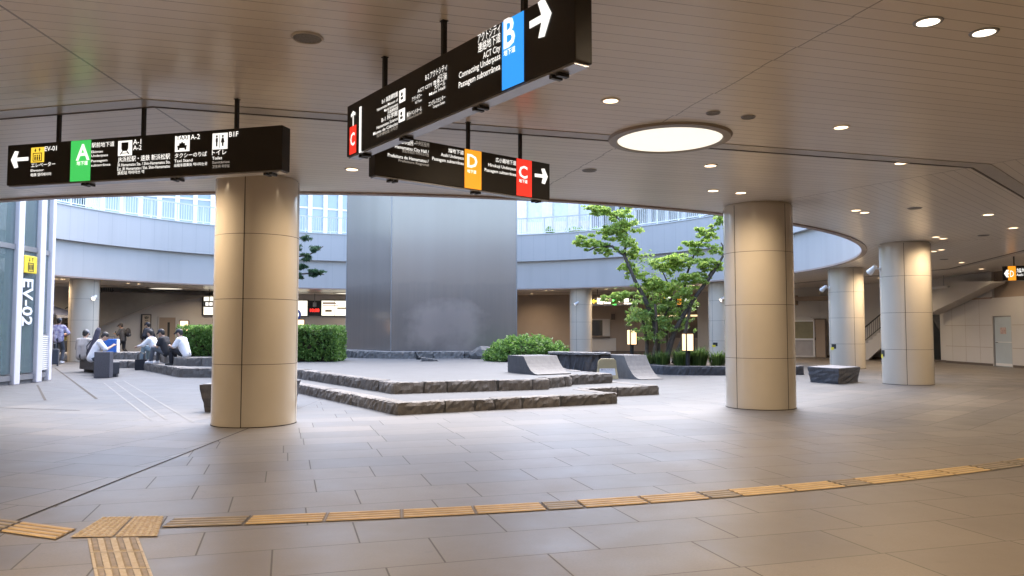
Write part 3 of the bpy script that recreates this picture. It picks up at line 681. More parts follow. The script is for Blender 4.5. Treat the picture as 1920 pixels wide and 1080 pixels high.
# ------------------------------------------------------------------ outer walls
def chord(mb, r, a0, a1, z0, z1, th=.25):
    p0, p1 = pol(r, a0), pol(r, a1); q0, q1 = pol(r+th, a0), pol(r+th, a1)
    mb.prism([(p0.x, p0.y), (p1.x, p1.y), (q1.x, q1.y), (q0.x, q0.y)], z0, z1)
def wall(name, label, r, angs, m, z1=ZC-.003, cat='wall'):
    t = thing(name, label, cat)
    b_ = MB()
    for i in range(len(angs)-1): chord(b_, r, angs[i], angs[i+1], 0, z1)
    b_.build('panel', m, t)
    b_ = MB()
    for i in range(len(angs)-1): chord(b_, r-.02, angs[i], angs[i+1], .002, .11, .019)
    b_.build('skirting', M['walld'], t)
    return t
wall('concourse_wall', 'plain brown wall of the far walkway between steel tower and tree', 25.2, [58, 61.3, 91.3], M['wallb'])
wall('concourse_wall', 'beige far wall behind the seated people on the left', 25.2, [121.3, 151.3, 181.3], M['wall'])
wall('concourse_wall', 'tan far wall carrying the lit boards and the red digital clock', 25.2, [91.3, 121.3], M['wall'])
wall('concourse_wall', 'dim wall of the walkway left of the camera', 25.2, [181.3, 211.3, 241.3, 256.3], M['wall'])
wall('concourse_wall', 'cream wall with arched counter opening behind the right columns', 25.6, [20.0, 31.3, 50.0], M['wall'])
wall('concourse_wall', 'dim back wall of the passage behind the camera', 40, [250, 265, 280, 295, 310, 325], M['wall'])  # unseen, added to keep daylight from leaking in behind the camera
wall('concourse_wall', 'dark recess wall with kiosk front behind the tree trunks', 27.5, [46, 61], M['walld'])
t = thing('passage_wall', 'side wall of the camera passage on the right', 'wall')
for s_, a in (('panel', -38),): MB().prism([tuple(pol(25.2, a)[:2]), tuple(pol(40, a+3)[:2]), tuple(pol(40.2, a+3.4)[:2]), tuple(pol(25.2, a+.6)[:2])], 0, ZC-.003).build(s_, M['wall'], t)
t = thing('passage_wall', 'side wall of the camera passage on the left', 'wall')
MB().prism([tuple(pol(25.2, -104)[:2]), tuple(pol(40, -108)[:2]), tuple(pol(40.2, -108.4)[:2]), tuple(pol(25.2, -104.6)[:2])], 0, ZC-.003).build('panel', M['wall'], t)
# straight right wall (x = 20.25)
XW = 20.25
def atx(px, py, X=XW):
    d = ray(px, py); t_ = X/d.x; return Vector((X, d.y*t_, EYE+d.z*t_))
t = thing('concourse_wall', 'cream panelled right wall with a pale blue door', 'wall')
yd0, yd1 = atx(1897, 640).y, atx(1862, 640).y; zdt = 2.1
w_ = MB(); yc = atx(1773, 640).y
w_.box(XW, XW+.25, 8, yd0, 0, 2.86).box(XW, XW+.25, yd1, yc, 0, 2.86).box(XW, XW+.25, yd0, yd1, zdt, 2.86)
w_.build('panel', M['wall'], t)
MB().box(XW+.16, XW+.3, yc, 42, 0, ZC-.003).build('back_panel', M['wall'], t)
MB().box(XW+.02, XW+.25, yd1+.0, yc, 2.862, ZC-.003).build('upper_panel', M['wall'], t)
MB().box(XW+.12, XW+.3, 8, yd1, 2.862, ZC-.003).build('header', M['wallb'], t)
MB().box(XW-.05, XW+.02, yd1, yc+.05, 2.84, 2.9).build('ledge', M['trim'], t)
sm = MB()
for z in (.78, 1.72): sm.box(XW-.0025, XW+.01, 8, yd0-.05, z-.008, z+.008).box(XW-.0025, XW+.01, yd1+.05, yc-.01, z-.008, z+.008)
yy = yd1+.9
while yy < yc: sm.box(XW-.0025, XW+.01, yy-.006, yy+.006, .12, 2.84); yy += 1.05
for yy in (yd0-1.0, yd0-2.05, yd0-3.1): sm.box(XW-.0025, XW+.01, yy-.006, yy+.006, .12, 2.84)
sm.build('joint', M['wallb'], t)
MB().box(XW-.012, XW, 8, yd0-.05, .002, .1).box(XW-.012, XW, yd1+.05, yc, .002, .1).box(XW+.145, XW+.16, yc, 42, .002, .1).build('skirting', M['walld'], t)
ys = atx(1757, 640).y
dt_ = MB(); y0_, y1_ = atx(1763, 640, XW+.15).y, atx(1750, 640, XW+.15).y
dt_.box(XW+.145, XW+.17, y0_, y1_, .1, 2.45).build('slot', M['win_dark'], t)
t = thing('service_door', 'pale blue steel door in the right wall with a paper notice', 'door', (XW+.08, (yd0+yd1)/2, 0))
hw = (yd1-yd0)/2
MB().box(-.03, .02, -hw+.06, hw-.06, .02, zdt-.05).build('leaf', mat('door_blue', (.46, .53, .58), .4, var=.03), t)
MB().box(-.05, .1, -hw, -hw+.055, 0, zdt).box(-.05, .1, hw-.055, hw, 0, zdt).box(-.05, .1, -hw+.055, hw-.055, zdt-.045, zdt).build('frame', M['grey'], t)
MB().box(-.037, -.03, -.2, .18, 1.35, 1.62).build('notice', mat('notice_paper', (.5, .38, .36), .8, var=.3, scale=14), t)
MB().box(-.036, -.03, -hw+.08, hw-.08, 1.0, 1.03).box(-.036, -.03, -hw+.07, hw-.07, .03, .14).build('plate', M['white'], t)
MB().tube((-.07, hw-.16, 1.0), (-.03, hw-.16, 1.0), .015).tube((-.07, hw-.16, 1.0), (-.07, hw-.3, 1.0), .012).build('handle', M['black'], t)
t = thing('staircase', 'sloping stair soffit passing above the ledge of the right wall', 'stairs')
poly = [atx(*q, 19.6) for q in ((1788, 527), (1857, 527), (1857, 531), (1800, 560), (1738, 590), (1738, 556))]
n = len(poly); vs = [Vector((19.6, p.y, min(p.z, ZC-.01))) for p in poly]+[Vector((20.2, p.y, min(p.z, ZC-.01))) for p in poly]
MB().add(vs, [tuple(range(n)), tuple(range(2*n-1, n-1, -1))]+[(i, n+i, n+(i+1) % n, (i+1) % n) for i in range(n)]).build('soffit', M['wall'], t)
b_ = atx(1738, 541, 19.4); e_ = atx(1778, 538, 19.4)
t = thing('batten_light', 'unlit white tube light batten beside the stair soffit at right', 'light', (19.4, (b_.y+e_.y)/2, (b_.z+e_.z)/2))
L_ = abs(b_.y-e_.y)/2
MB().bbox(-.08, .08, -L_, L_, -.02, .05, .01).build('tray', M['white'], t); MB().tube((0, -L_, -.04), (0, L_, -.04), .02).build('tube', M['white'], t)
MB().tube((0, -L_*.6, .05), (0, -L_*.6, ZC-(b_.z+e_.z)/2), .012).tube((0, L_*.6, .05), (0, L_*.6, ZC-(b_.z+e_.z)/2), .012).build('hanger', M['grey'], t)

def staircase(label, p0, p1, width, n, rise, m_, back):
    """steps climbing from p0 to p1 with a barred rail"""
    p0 = Vector(p0); p1 = Vector(p1); d = p1-p0; L = d.length; t = thing('staircase', label, 'stairs', p0, math.atan2(d.y, d.x))
    prof = [(0, 0)]; run = L/n
    for i in range(n): prof += [(i*run, (i+1)*rise), ((i+1)*run, (i+1)*rise)]
    prof += [(L, n*rise-.5), (.9, 0)] if n*rise > 1 else [(L, 0)]
    MB().extr(prof, 0, width).build('flight', m_, t)
    f = MB(); H = n*rise
    f.tube((0, .03, .95), (L, .03, H+.95), .03, n=8); f.tube((0, .03, .3), (L, .03, H+.3), .018, n=6)
    for i in range(0, n*2): x = (i+.5)*run/2; f.tube((x, .03, x/L*H+.25), (x, .03, x/L*H+.95), .01, n=5)
    f.build('handrail', M['black'], t); return t
q = atz(1606, 676, 0)
staircase('barred staircase climbing right between the two cream columns at right', (17.4, 40.0, 0), (20.6, 37.9, 0), 1.6, 20, .17, M['wall'], 0)
q = aty(92, 600, 43)
staircase('dark staircase with barred rail behind the far left column', (-27.5, 42.6, 0), (-23.2, 44.9, 0), 1.4, 22, .16, M['walld'], 0)
# arched counter opening and door behind the right columns
def on_r(px, py, r, z=None):
    d = ray(px, py); a_ = d.x**2+d.y**2; b_ = -2*(d.x*CX+d.y*CY); c_ = CX**2+CY**2-r*r
    t_ = (-b_+math.sqrt(b_*b_-4*a_*c_))/(2*a_); return Vector((d.x*t_, d.y*t_, EYE+d.z*t_))
def wall_thing(name, label, cat, px, py, r=25.1, inward=True):
    """an Empty on the outer wall; its local -y faces the plaza, x runs to the right"""
    p = on_r(px, py, r); a = math.atan2(p.y-CY, p.x-CX); k = round((math.degrees(a)-A0-15)/30); mid = R(A0+15+30*k)
    rm = r*math.cos(R(15))+.24 if False else None
    # put it just in front of the wall chord
    n_ = Vector((math.cos(mid), math.sin(mid), 0)); rw = 25.2*math.cos(R(15))-.01
    d = ray(px, py); o = Vector((CX, CY, 0)); t_ = (rw+o.dot(n_))/(d.dot(n_)); q = d*t_; q.z += EYE
    return thing(name, label, cat, q, mid-math.pi/2), q
def pxw(q, npx): return npx*(Vector((q.x, q.y)).length)/F_PX
t, q = wall_thing('counter_window', 'arched white counter window in the cream wall behind the big right column', 'window', 1510, 669)
s_ = pxw(q, 1)*1.1; t.location.z = 0
prof = [(-.62, 0), (.62, 0), (.62, 2.05)]+[(.62*math.cos(a_), 2.05+.25*math.sin(a_)) for a_ in [math.pi*i/10 for i in range(1, 10)]]+[(-.62, 2.05)]
MB().extr(prof, -.13, -.03).build('frame', M['wall'], t)
MB().box(-.55, .55, -.15, -.131, 1.05, 2.0).build('pane', mat('counter_glass', (.24, .22, .13), .2), t)
MB().box(-.56, .56, -.2, -.131, .96, 1.04).box(-.56, .56, -.15, -.131, 2.0, 2.05).box(-.6, -.55, -.15, -.131, .05, 2.0).box(.55, .6, -.15, -.131, .05, 2.0).build('trim', M['white'], t)
MB().box(-.5, .5, -.145, -.131, .08, .93).build('apron', mat('apron_grey', (.36, .34, .34), .5), t)
t, q = wall_thing('shutter_box', 'long grey pipe duct across the wall behind the right columns', 'duct', 1525, 560)
MB().bbox(-1.0, 1.0, -.4, 0, -.12, .12, .02).build('duct', M['wallb'], t); MB().tube((-.95, -.2, -.35), (-.95, -.2, .2), .14, n=16).build('pipe', M['wallb'], t)
t, q = wall_thing('door', 'plain brown door right of the arched counter window', 'door', 1540, 669); t.location.z = 0
MB().box(-.45, .45, -.06, 0, .01, 2.1).build('leaf', M['wallb'], t); MB().box(-.5, -.45, -.09, 0, 0, 2.15).box(.45, .5, -.09, 0, 0, 2.15).box(-.45, .45, -.09, 0, 2.1, 2.15).build('frame', M['walld'], t); MB().box(-.4, -.36, -.1, -.06, .95, 1.1).build('handle', M['black'], t)
# far wall, middle: serving hatch, kiosk
t, q = wall_thing('wall_hatch', 'glazed serving hatch with a shelf in the far brown wall', 'window', 1112, 614)
s_ = 1/pxw(q, 1); W_ = pxw(q, 18)
MB().box(-W_, W_, -.04, 0, -.55, .5).build('pane', M['win_dark'], t)
MB().box(-W_-.09, -W_, -.1, 0, -.6, .58).box(W_, W_+.5, -.1, 0, -.6, .58).box(-W_, W_, -.1, 0, .5, .58).build('frame', M['wall'], t)
MB().box(-W_-.1, W_+.5, -.25, 0, -.72, -.64).build('shelf', M['walld'], t); MB().box(-W_-.1, W_+.9, -.06, 0, -1.6, -.721).build('apron', M['wall'], t)
t, q = wall_thing('wall_lamp', 'small glowing lamp standing at the hatch of the far wall', 'lamp', 1100, 616)
t.location += Vector((0, -.4, 0)); MB().lathe([(.01, -.28), (.12, -.25), (.16, 0), (.12, .22), (.01, .25)], 16).build('shade', M['lampglass'], t, smooth=True); MB().box(-.1, .1, -.1, .1, -.32, -.27).build('base', M['black'], t)
t, q = wall_thing('wall_plate', 'round grey plate on the far brown wall left of the tree', 'plate', 1150, 594); MB().bbox(-.22, .22, -.1, 0, -.3, .3, .04).build('cover', M['wallb'], t); MB().box(-.14, .14, -.12, -.1, -.2, .2).build('grille', M['walld'], t)
kq = pol(26.6, 53.5); t = thing('kiosk', 'dim kiosk front with lit shelf edge behind the tree and far column', 'kiosk', (kq.x, kq.y, 0), R(53.5-90))
MB().box(-3.4, 3.4, .5, .6, 0, ZC-.01).build('back_panel', M['walld'], t)
MB().box(-3.4, 3.4, 0, .1, 3.35, ZC-.01).build('fascia', M['wallb'], t)
MB().box(-3.4, 3.4, -.02, .06, 3.22, 3.33).build('lintel', mat('lintel_gold', (.55, .42, .28), .35), t)
MB().box(-3.4, 3.4, -.03, .12, 2.42, 2.54).build('lit_edge', emit('shelf_light', (1, .72, .4), .18), t)
MB().box(-3.4, 3.4, .05, .3, 0, 1.0).build('counter', M['wallb'], t)
for x, z in ((-.9, 2.75), (.4, 2.8), (1.6, 2.7)): MB().bbox(x-.35, x+.35, .2, .45, z-.08, z+.08, .02).build('stock_box', M['wall'], t)
# lit boards and red clock
for px0, px1, lab in ((553, 576, 'glowing white board left of the red digital clock'), (604, 650, 'glowing white timetable board right of the red digital clock')):
    t, q = wall_thing('lit_board', lab, 'light board', (px0+px1)/2, 578); W_ = pxw(q, (px1-px0)/2)*1.03; H_ = pxw(q, 13.5)
    MB().bbox(-W_-.06, W_+.06, -.14, 0, -H_-.06, H_+.06, .01).build('case', M['black'], t)
    MB().box(-W_, W_, -.148, -.139, -H_, H_).build('lit_face', emit('board_glow', (1, .96, .78), .2), t)
    if px0 > 600: MB().box(-W_*.9, W_*.1, -.152, -.147, H_*.55, H_*.7).box(-W_*.9, W_*.05, -.152, -.147, H_*.75, H_*.85).box(-W_*.9, W_*.3, -.152, -.147, H_*.3, H_*.38).build('print_line', mat('print_red', (.5, .15, .13), .6), t); MB().box(W_*.0, W_*.03, -.152, -.147, -H_, H_).box(-W_*.7, -W_*.2, -.152, -.147, -H_*.5, -H_*.2).box(W_*.2, W_*.85, -.152, -.147, -H_*.1, H_*.1).build('print_line', mat('print_tan', (.6, .45, .25), .6), t)
t, q = wall_thing('digital_clock', 'black digital clock board with red digits 10:08 on the far wall', 'clock', 589.5, 578); W_ = pxw(q, 12.5); H_ = pxw(q, 13.5)
MB().bbox(-W_, W_, -.16, 0, -H_, H_, .01).build('case', M['black'], t)
co, fs = text_mesh('10:08', .02); mn, mx = co[:, 0].min(), co[:, 0].max(); sx = W_*1.3/(mx-mn)
MB().add([(-W_*.62+(q_[0]-mn)*sx, -.166, -.25+q_[1]*sx*1.05) for q_ in co], fs).build('digits', emit('led_red', (1, .03, .02), .4), t)
t, q = wall_thing('wall_camera', 'grey camera on a rod hanging in front of the red clock', 'camera', 597, 571); t.location += Vector((.05, -1.2, 0))
MB().bbox(-.11, .11, -.1, .1, -.2, .1, .02).build('housing', M['grey'], t); MB().tube((0, 0, .1), (0, 0, ZC-t.location.z), .03).build('rod', M['grey'], t)
t, q = wall_thing('lit_board', 'tall glowing panel right of the seated people, beside the nearest column', 'light board', 391, 573); W_ = pxw(q, 11); H_ = pxw(q, 16)
MB().bbox(-W_-.04, W_+.04, -.2, 0, -H_-.04, H_+.04, .01).build('case', M['black'], t); MB().box(-W_, W_, -.206, -.199, -H_, H_).build('lit_face', emit('panel_glow', (1, .94, .74), .2), t)
p = on_r(390, 565, 21); p.z = 2.9
sF = Sign(p+Vector((-.25, 0, 0)), p+Vector((.35, .03, 0)), .36, .12, 'small black lit sign on a rod in front of the glowing panel', 'hanging_sign', 'black lit direction signs hanging from the ceiling')
MB().box(-.02, .02, .04, .08, .36, ZC-2.9).build('hanging_rod', M['black'], sF.t); MB().box(-.2, -.02, -.006, .002, .08, .28).box(.03, .22, -.006, .002, .08, .28).build('pictogram', Wl, sF.t)
# notice board and door on the left
t, q = wall_thing('notice_board', 'narrow upright notice board with writing behind the seated people', 'board', 273, 612); W_ = pxw(q, 6.5); H_ = pxw(q, 19)
MB().bbox(-W_-.06, W_+.06, -.1, 0, -H_-.06, H_+.06, .01).build('frame', M['black'], t); MB().box(-W_, W_, -.106, -.099, -H_, H_).build('face', mat('board_face', (.55, .47, .38), .6), t)
mb = MB()
for i, ch in enumerate('案内図'):
    co, fs = text_mesh(ch, .015); mb.add([(-W_*.6+q_[0]*W_*1.2, -.11, H_*.55-i*W_*1.45+q_[1]*W_*1.2) for q_ in co], fs)
mb.build('lettering', M['ink'], t)
t, q = wall_thing('door', 'brown door with a dark glass slit behind the seated people', 'door', 312, 640); t.location.z = 0
MB().box(-.5, .5, -.06, 0, .01, 2.3).build('leaf', M['wallb'], t); MB().box(.02, .16, -.066, -.059, .5, 2.0).build('slit_pane', M['win_dark'], t); MB().box(-.56, -.5, -.08, 0, 0, 2.36).box(.5, .56, -.08, 0, 0, 2.36).box(-.5, .5, -.08, 0, 2.3, 2.36).build('frame', M['wall'], t)
t, q = wall_thing('staircase', 'dark sloping underside of a staircase high on the far left wall', 'stairs', 230, 570); c_ = t.location.copy(); c_.z = 0
def lz(px, py): p = aty(px, py, q.y); return ((px-230)*q.y/F_PX*1.15, p.z)
pr = [lz(150, 550), lz(395, 550), lz(352, 553), lz(265, 572), lz(183, 614), lz(150, 626)]
t.location = c_; MB().extr([(x, min(z, ZC-.02)) for x, z in pr], -1.2, -.02).build('soffit', mat('soffit_grey', (.17, .16, .15), .7), t)
# far hanging signs
def far_sign(px0, px1, py0, py1, Y, label, parts):
    L_, R_ = aty(px0, py1, Y), aty(px1, py1, Y+.01); h = aty(px0, py0, Y).z-L_.z
    s = Sign(L_, R_, h, .14, label)
    for f in (.15, .85): MB().box((f-.5)*s.w-.02, (f-.5)*s.w+.02, .05, .09, h, ZC-L_.z).build('hanging_rod', M['black'], s.t)
    for f0, f1, z0, z1_, m_ in parts: MB().box((f0-.5)*s.w, (f1-.5)*s.w, -.006, .002, h*z0, h*z1_).build('pictogram', m_, s.t)
    return s
s = far_sign(1107, 1197, 558, 572, 46.5, 'far black lit sign with green panel behind the left branches of the tree', [(.14, .26, .15, .9, Wl), (.46, .54, .0, 1, M['lit_green']), (.7, .8, .4, .9, Wl), (.28, .42, .2, .4, Wl), (.56, .68, .4, .6, Wl), (.7, .98, .12, .3, Wl)])
MB().add([(-s.w*.48, -.006, s.h*.5), (-s.w*.42, -.006, s.h*.85), (-s.w*.42, -.006, s.h*.6), (-s.w*.37, -.006, s.h*.6), (-s.w*.37, -.006, s.h*.4), (-s.w*.42, -.006, s.h*.4), (-s.w*.42, -.006, s.h*.15)], [(0, 1, 2), (0, 2, 3, 4, 5), (0, 5, 6)]).build('arrow', M['lit_yellow'], s.t)
far_sign(1238, 1300, 555, 571, 45, 'far black lit sign with orange panel behind the right branches of the tree', [(.02, .14, .2, .95, M['lit_yellow']), (.2, .32, .2, .9, Wl), (.52, .64, .0, 1, M['lit_orange']), (.68, .95, .4, .7, Wl)])
p0, p1 = atz(1881, 527, 3.15), atz(1990, 530, 3.15)
sE = Sign(p0, p0+Vector((2.6, -1.1, 0)), .5, .14, 'black lit sign with orange D panel at the right edge')
sE.rods((1895,)); sE.panel(1890, 1905, M['lit_orange'], py=515); sE.arrow((1892, 513), (1882.5, 513), .13, .05, Wl)
sE.group([('D', (1894, 519), (1901, 519), .3), ('旭地下道', (1906, 511), (1945, 509), .16), ('Asahi Underpass', (1906, 518), (1945, 516), .12)], Wl)

# ------------------------------------------------------------------ stone platform in the plaza
def rough_block(mb, p0, p1, dep, z0, z1, rough=.018, seed=0):
    """one roughly split kerb stone from p0 to p1, dep metres deep to the left of the run"""
    rg = random.Random(seed); p0 = Vector((p0[0], p0[1], 0)); p1 = Vector((p1[0], p1[1], 0)); d = (p1-p0); L = d.length; d.normalize(); n_ = Vector((-d.y, d.x, 0))
    nx = max(3, int(L/.07))
    g = 14e-3; dep0 = rg.uniform(0, .025); prof = [(0, z0), (0, z0+(z1-z0)*.35), (0, z0+(z1-z0)*.7), (.012, z1-.012), (.04, z1), (dep, z1), (dep, z0)]
    vs = []
    for i in range(nx+1):
        f = g/L+(1-2*g/L)*i/nx; endf = .03 if i in (0, nx) else 0
        for j, (o, z) in enumerate(prof):
            r_ = rg.uniform(-rough, rough)*.7 if j in (1, 2) else (rg.uniform(-rough, rough)*.5 if j in (0, 3, 4) else 0)
            vs.append(p0+d*(L*f)+n_*(max(0, o+r_+endf+dep0) if j < 5 else o)+Vector((0, 0, z+(rg.uniform(-rough, rough)*.35 if j in (3, 4) else 0))))
    k = len(prof); fs = [(i*k+j, (i+1)*k+j, (i+1)*k+(j+1) % k, i*k+(j+1) % k) for i in range(nx) for j in range(k)]
    fs += [tuple(range(k-1, -1, -1)), tuple(nx*k+j for j in range(k))]
    mb.add(vs, fs)
def kerb_run(mb, pts, z0, z1, dep=.3, seed=1, lo=.35, hi=1.2, rough=.03):
    rg = random.Random(seed)
    for a_, b_ in zip(pts[:-1], pts[1:]):
        a_ = Vector((a_[0], a_[1], 0)); b_ = Vector((b_[0], b_[1], 0)); L = (b_-a_).length; s_ = 0
        while s_ < L-.01:
            l = min(rg.uniform(lo, hi), L-s_)
            if L-s_-l < lo*.6: l = L-s_
            rough_block(mb, a_.lerp(b_, s_/L), a_.lerp(b_, (s_+l)/L), dep, z0+rg.uniform(-.0, .0), z1+rg.uniform(-.006, .006), rough, rg.random()); s_ += l
Z1, Z2 = .207, .434
low = [(-9.45, 24.5), (-5.35, 18.95), (-2.05, 13.75), (2.2, 15.98), (1.62, 17.25), (3.47, 18.2), (1.5, 22.0)]
lowback = [(2.8, 27.5), (1.5, 38), (-9, 41), (-15, 37)]
upp = [(-9.1, 26.2), (-5.95, 21.2), (-2.43, 15.85), (.84, 17.1), (.82, 17.45), (1.42, 18.1), (1.40, 18.5), (2.52, 19.2), (.4, 23.2)]
t = thing('stone_platform', 'low two stepped paved platform edged with rough granite blocks, before the steel tower', 'platform')
mb = MB(); kerb_run(mb, low, 0, Z1, .32, 3); mb.build('lower_kerb', M['stone'], t)
mb = MB(); kerb_run(mb, upp, Z1-.005, Z2, .32, 5); mb.build('upper_kerb', M['stone'], t)
def inset(pts, d):
    out = []
    for i in range(len(pts)):
        p = Vector(pts[i]); a_ = Vector(pts[i-1]) if i else p-(Vector(pts[1])-p); b_ = Vector(pts[i+1]) if i < len(pts)-1 else p+(p-a_)
        u = (p-a_).normalized(); v = (b_-p).normalized(); n1 = Vector((-u.y, u.x)); n2 = Vector((-v.y, v.x)); m_ = (n1+n2); m_ = m_/max(.3, m_.length_squared)*2
        out.append(tuple(p+m_*d*.5*1.0))
    return out
MB().prism(inset(low, .1)+lowback, .0, Z1-.006).build('lower_paving', M['stonetop'], t)
MB().prism(inset(upp, .1)+[(2.0, 28), (1.0, 37.5), (-8.5, 40), (-13.5, 36)], Z1-.004, Z2-.006).build('upper_paving', M['stonetop'], t)
# left step seats
t = thing('step_seat', 'two tier rough granite seat steps at the left where people sit', 'stone seat')
lo_ = [(-16.9, 30.95), (-15.0, 30.8), (-10.6, 24.75), (-8.7, 24.6)]; up_ = [(-17.7, 32.8), (-15.2, 32.6), (-11.55, 26.55), (-9.2, 26.4)]
mb = MB(); kerb_run(mb, lo_, 0, .29, .5, 11, .5, 1.1, .03); mb.build('lower_kerb', M['stone'], t)
mb = MB(); kerb_run(mb, up_, .285, .57, .5, 12, .5, 1.1, .03); mb.build('upper_kerb', M['stone'], t)
MB().prism(inset(lo_, .2)+[(-8.9, 28), (-15, 35.5), (-16.8, 34)], .0, .28).build('lower_paving', M['stonetop'], t)
MB().prism(inset(up_, .2)+[(-9.2, 29), (-14.5, 36), (-17.6, 34.5)], .282, .56).build('upper_paving', M['stonetop'], t)
# tower
PT = Vector((-4.86, 31.0)); u1 = Vector((5.03, .7)).normalized(); u2 = Vector((-2.54, 3.6)).normalized()
hexp = [PT, PT+u1*5.1, Vector((-.25, 37.5)), Vector((-3.9, 40.2)), Vector((-7.9, 38.6)), PT+u2*4.5]
t = thing('steel_tower', 'tall plain brushed steel tower standing on the stone platform', 'tower', (PT.x, PT.y, Z2))
loc = [(p.x-PT.x, p.y-PT.y) for p in hexp]
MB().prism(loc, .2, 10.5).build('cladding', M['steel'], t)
e_ = MB()
for p in loc: e_.tube((p[0], p[1], .2), (p[0], p[1], 10.52), .02, n=8)
e_.build('corner_bead', M['grey'], t)
MB().prism([(p[0]*1.0, p[1]) for p in loc], .0, .198).build('plinth', M['stonedark'], t)
t = thing('stone_kerb', 'rough pale stone kerb round the foot of the steel tower', 'kerb')
kp = [(-8.6, 33.6), (-7.6, 31.6), (-6.1, 30.2), (-4.6, 29.4), (-3.0, 29.5), (-1.3, 29.8)]
mb = MB(); kerb_run(mb, kp, Z2-.01, Z2+.26, .5, 21, .5, 1.4, .045); mb.build('kerb_stone', M['stonelight'], t)
MB().prism(inset(kp, .3)+[(-.6, 31.9), (-8.2, 35.4)], Z2-.004, Z2+.235).build('gravel_bed', M['stonelight'], t)
def boulder(p, sx, sy, sz, label, m, seed, name='boulder'):
    bm = bmesh.new(); bmesh.ops.create_icosphere(bm, subdivisions=3, radius=1); rg = np.random.default_rng(seed)
    dirs = rg.normal(size=(14, 3)); dirs /= np.linalg.norm(dirs, axis=1)[:, None]; offs = rg.uniform(.62, .95, 14)
    for v in bm.verts:
        c = np.array(v.co); s_ = 1.0
        for d_, o_ in zip(dirs, offs):
            h = c@d_
            if h > o_: c = c-d_*(h-o_)
        v.co = Vector((c[0]*sx, c[1]*sy, max(-.25*sz, c[2]*sz)))+Vector(rg.normal(size=3)*.012)
    o = MB().bm(bm).build(name, m, loc=(p[0], p[1], p[2]+.2*sz)); bm.free(); return tag(o, label, 'rock')
boulder((-1.15, 29.3, Z2), .5, .45, .48, 'big pale boulder at the right end of the tower kerb', M['stonelight'], 3)
boulder((-.55, 28.3, Z2), .4, .35, .22, 'low pale rock under the left side of the rounded bush', M['stonelight'], 4)
boulder((.0, 27.7, Z2), .35, .3, .2, 'small rock at the foot of the rounded bush', M['stonelight'], 5)
boulder((1.55, 22.2, Z1), .55, .4, .2, 'low flat rock beside the yellow floor sign', M['stonedark'], 8)
q = atz(805, 677, Z2); t = thing('fallen_slab', 'short ridged pale stone slab lying before the tower kerb', 'stone', q, .15)
mb = MB()
for i in range(7): mb.bbox(-.28+i*.08, -.205+i*.08, -.12, .12, .01, .13-.012*i, .008)
mb.build('slab', M['stonelight'], t); MB().box(-.3, .3, -.13, .13, 0, .012).build('bed', M['stonedark'], t)
q = atz(783, 674, Z2); t = thing('water_tap', 'small black bent pipe sticking up before the tower kerb', 'tap', q)
MB().path([(0, 0, 0), (0, 0, .12), (-.05, 0, .22), (-.07, 0, .28)], [.05, .05, .035, .025]).build('pipe', M['black'], t); MB().sphere((.06, -.02, .05), .07, 10).build('valve', M['black'], t)
# concave stone seats
def scoop(p0, p1, width_vec, h, label, m1, base_z):
    """stone seat whose front is hollowed like a slide; profile runs p0 (back) -> p1 (front), extruded along width_vec"""
    p0 = Vector((p0[0], p0[1], 0)); p1 = Vector((p1[0], p1[1], 0)); d = p1-p0; L = d.length; d.normalize(); wv = Vector((width_vec[0], width_vec[1], 0))
    prof = [(0, 0), (0, h), (L*.56, h)]+[(L*.56+L*.44*(i/8), h*((1-i/8)**2.2)*.98+.02) for i in range(1, 9)]+[(L, 0)]
    t = thing('granite_bench', label, 'bench', (p0.x, p0.y, base_z))
    n = len(prof); vs = [d*s_+Vector((0, 0, z)) for s_, z in prof]+[d*s_+wv+Vector((0, 0, z)) for s_, z in prof]
    MB().add(vs, [tuple(range(n)), tuple(range(2*n-1, n-1, -1)), (0, 1, n+1, n), (1, 2, n+2, n+1), (n-1, 0, n, 2*n-1)]).build('block', m1, t)
    MB().add([v for v in vs], [(i, i+1, n+i+1, n+i) for i in range(2, n-1)]).build('hollow_face', M['stonelight'], t)
    return t
scoop((-.11, 19.9), (.60, 18.45), (.85, .6), .43, 'hollowed granite seat block at the edge of the upper step', M['stonedark'], Z2)
scoop((3.0, 25.2), (3.9, 23.5), (.75, .35), .72, 'hollowed granite seat block right of the yellow floor sign', M['stonelight'], 0.0)
t = thing('rubble_wall', 'low dark wall of split stones behind the yellow floor sign', 'stone wall')
mb = MB(); kerb_run(mb, [(1.2, 25.6), (2.3, 24.6), (3.2, 24.9)], 0, .72, .45, 31, .4, .7, .06); mb.build('stones', M['stonedark'], t)
mb = MB(); kerb_run(mb, [(1.15, 25.55), (2.3, 24.55), (3.2, 24.85)], .722, .80, .5, 33, .8, 1.2, .02); mb.build('coping', M['stonelight'], t)
# yellow floor sign
q = atz(1139, 711, 0); t = thing('floor_sign', 'small yellow framed standing sign with two lines of writing', 'sign', q, R(4))
pr = [(-.34, 0), (.34, 0), (.27, .56), (.2, .62), (-.2, .62), (-.27, .56)]
Mx = Matrix.Rotation(R(-10), 4, 'X')
MB().extr(pr, -.02, .02, Mx).build('board', mat('sign_cream', (.55, .45, .26), .5, var=.04), t)
MB().extr([(-.26, .12), (.26, .12), (.22, .47), (-.22, .47)], -.025, -.019, Mx).build('panel', M['white'], t)
mb = MB()
for i, s_ in enumerate(('危険ですので', '登らないで下さい')):
    co, fs = text_mesh(s_); mn, mx = co[:, 0].min(), co[:, 0].max(); k_ = .38/(mx-mn)
    mb.add([Mx @ Vector((-.19+(c[0]-mn)*k_, -.028, .37-i*.1+c[1]*k_*1.2)) for c in co], fs)
mb.build('lettering', mat('ink_blue', (.08, .08, .2), .6), t)
MB().extr(pr, .10, .13, Matrix.Rotation(R(12), 4, 'X')).build('rear_board', mat('sign_cream_b', (.5, .42, .25), .5), t)

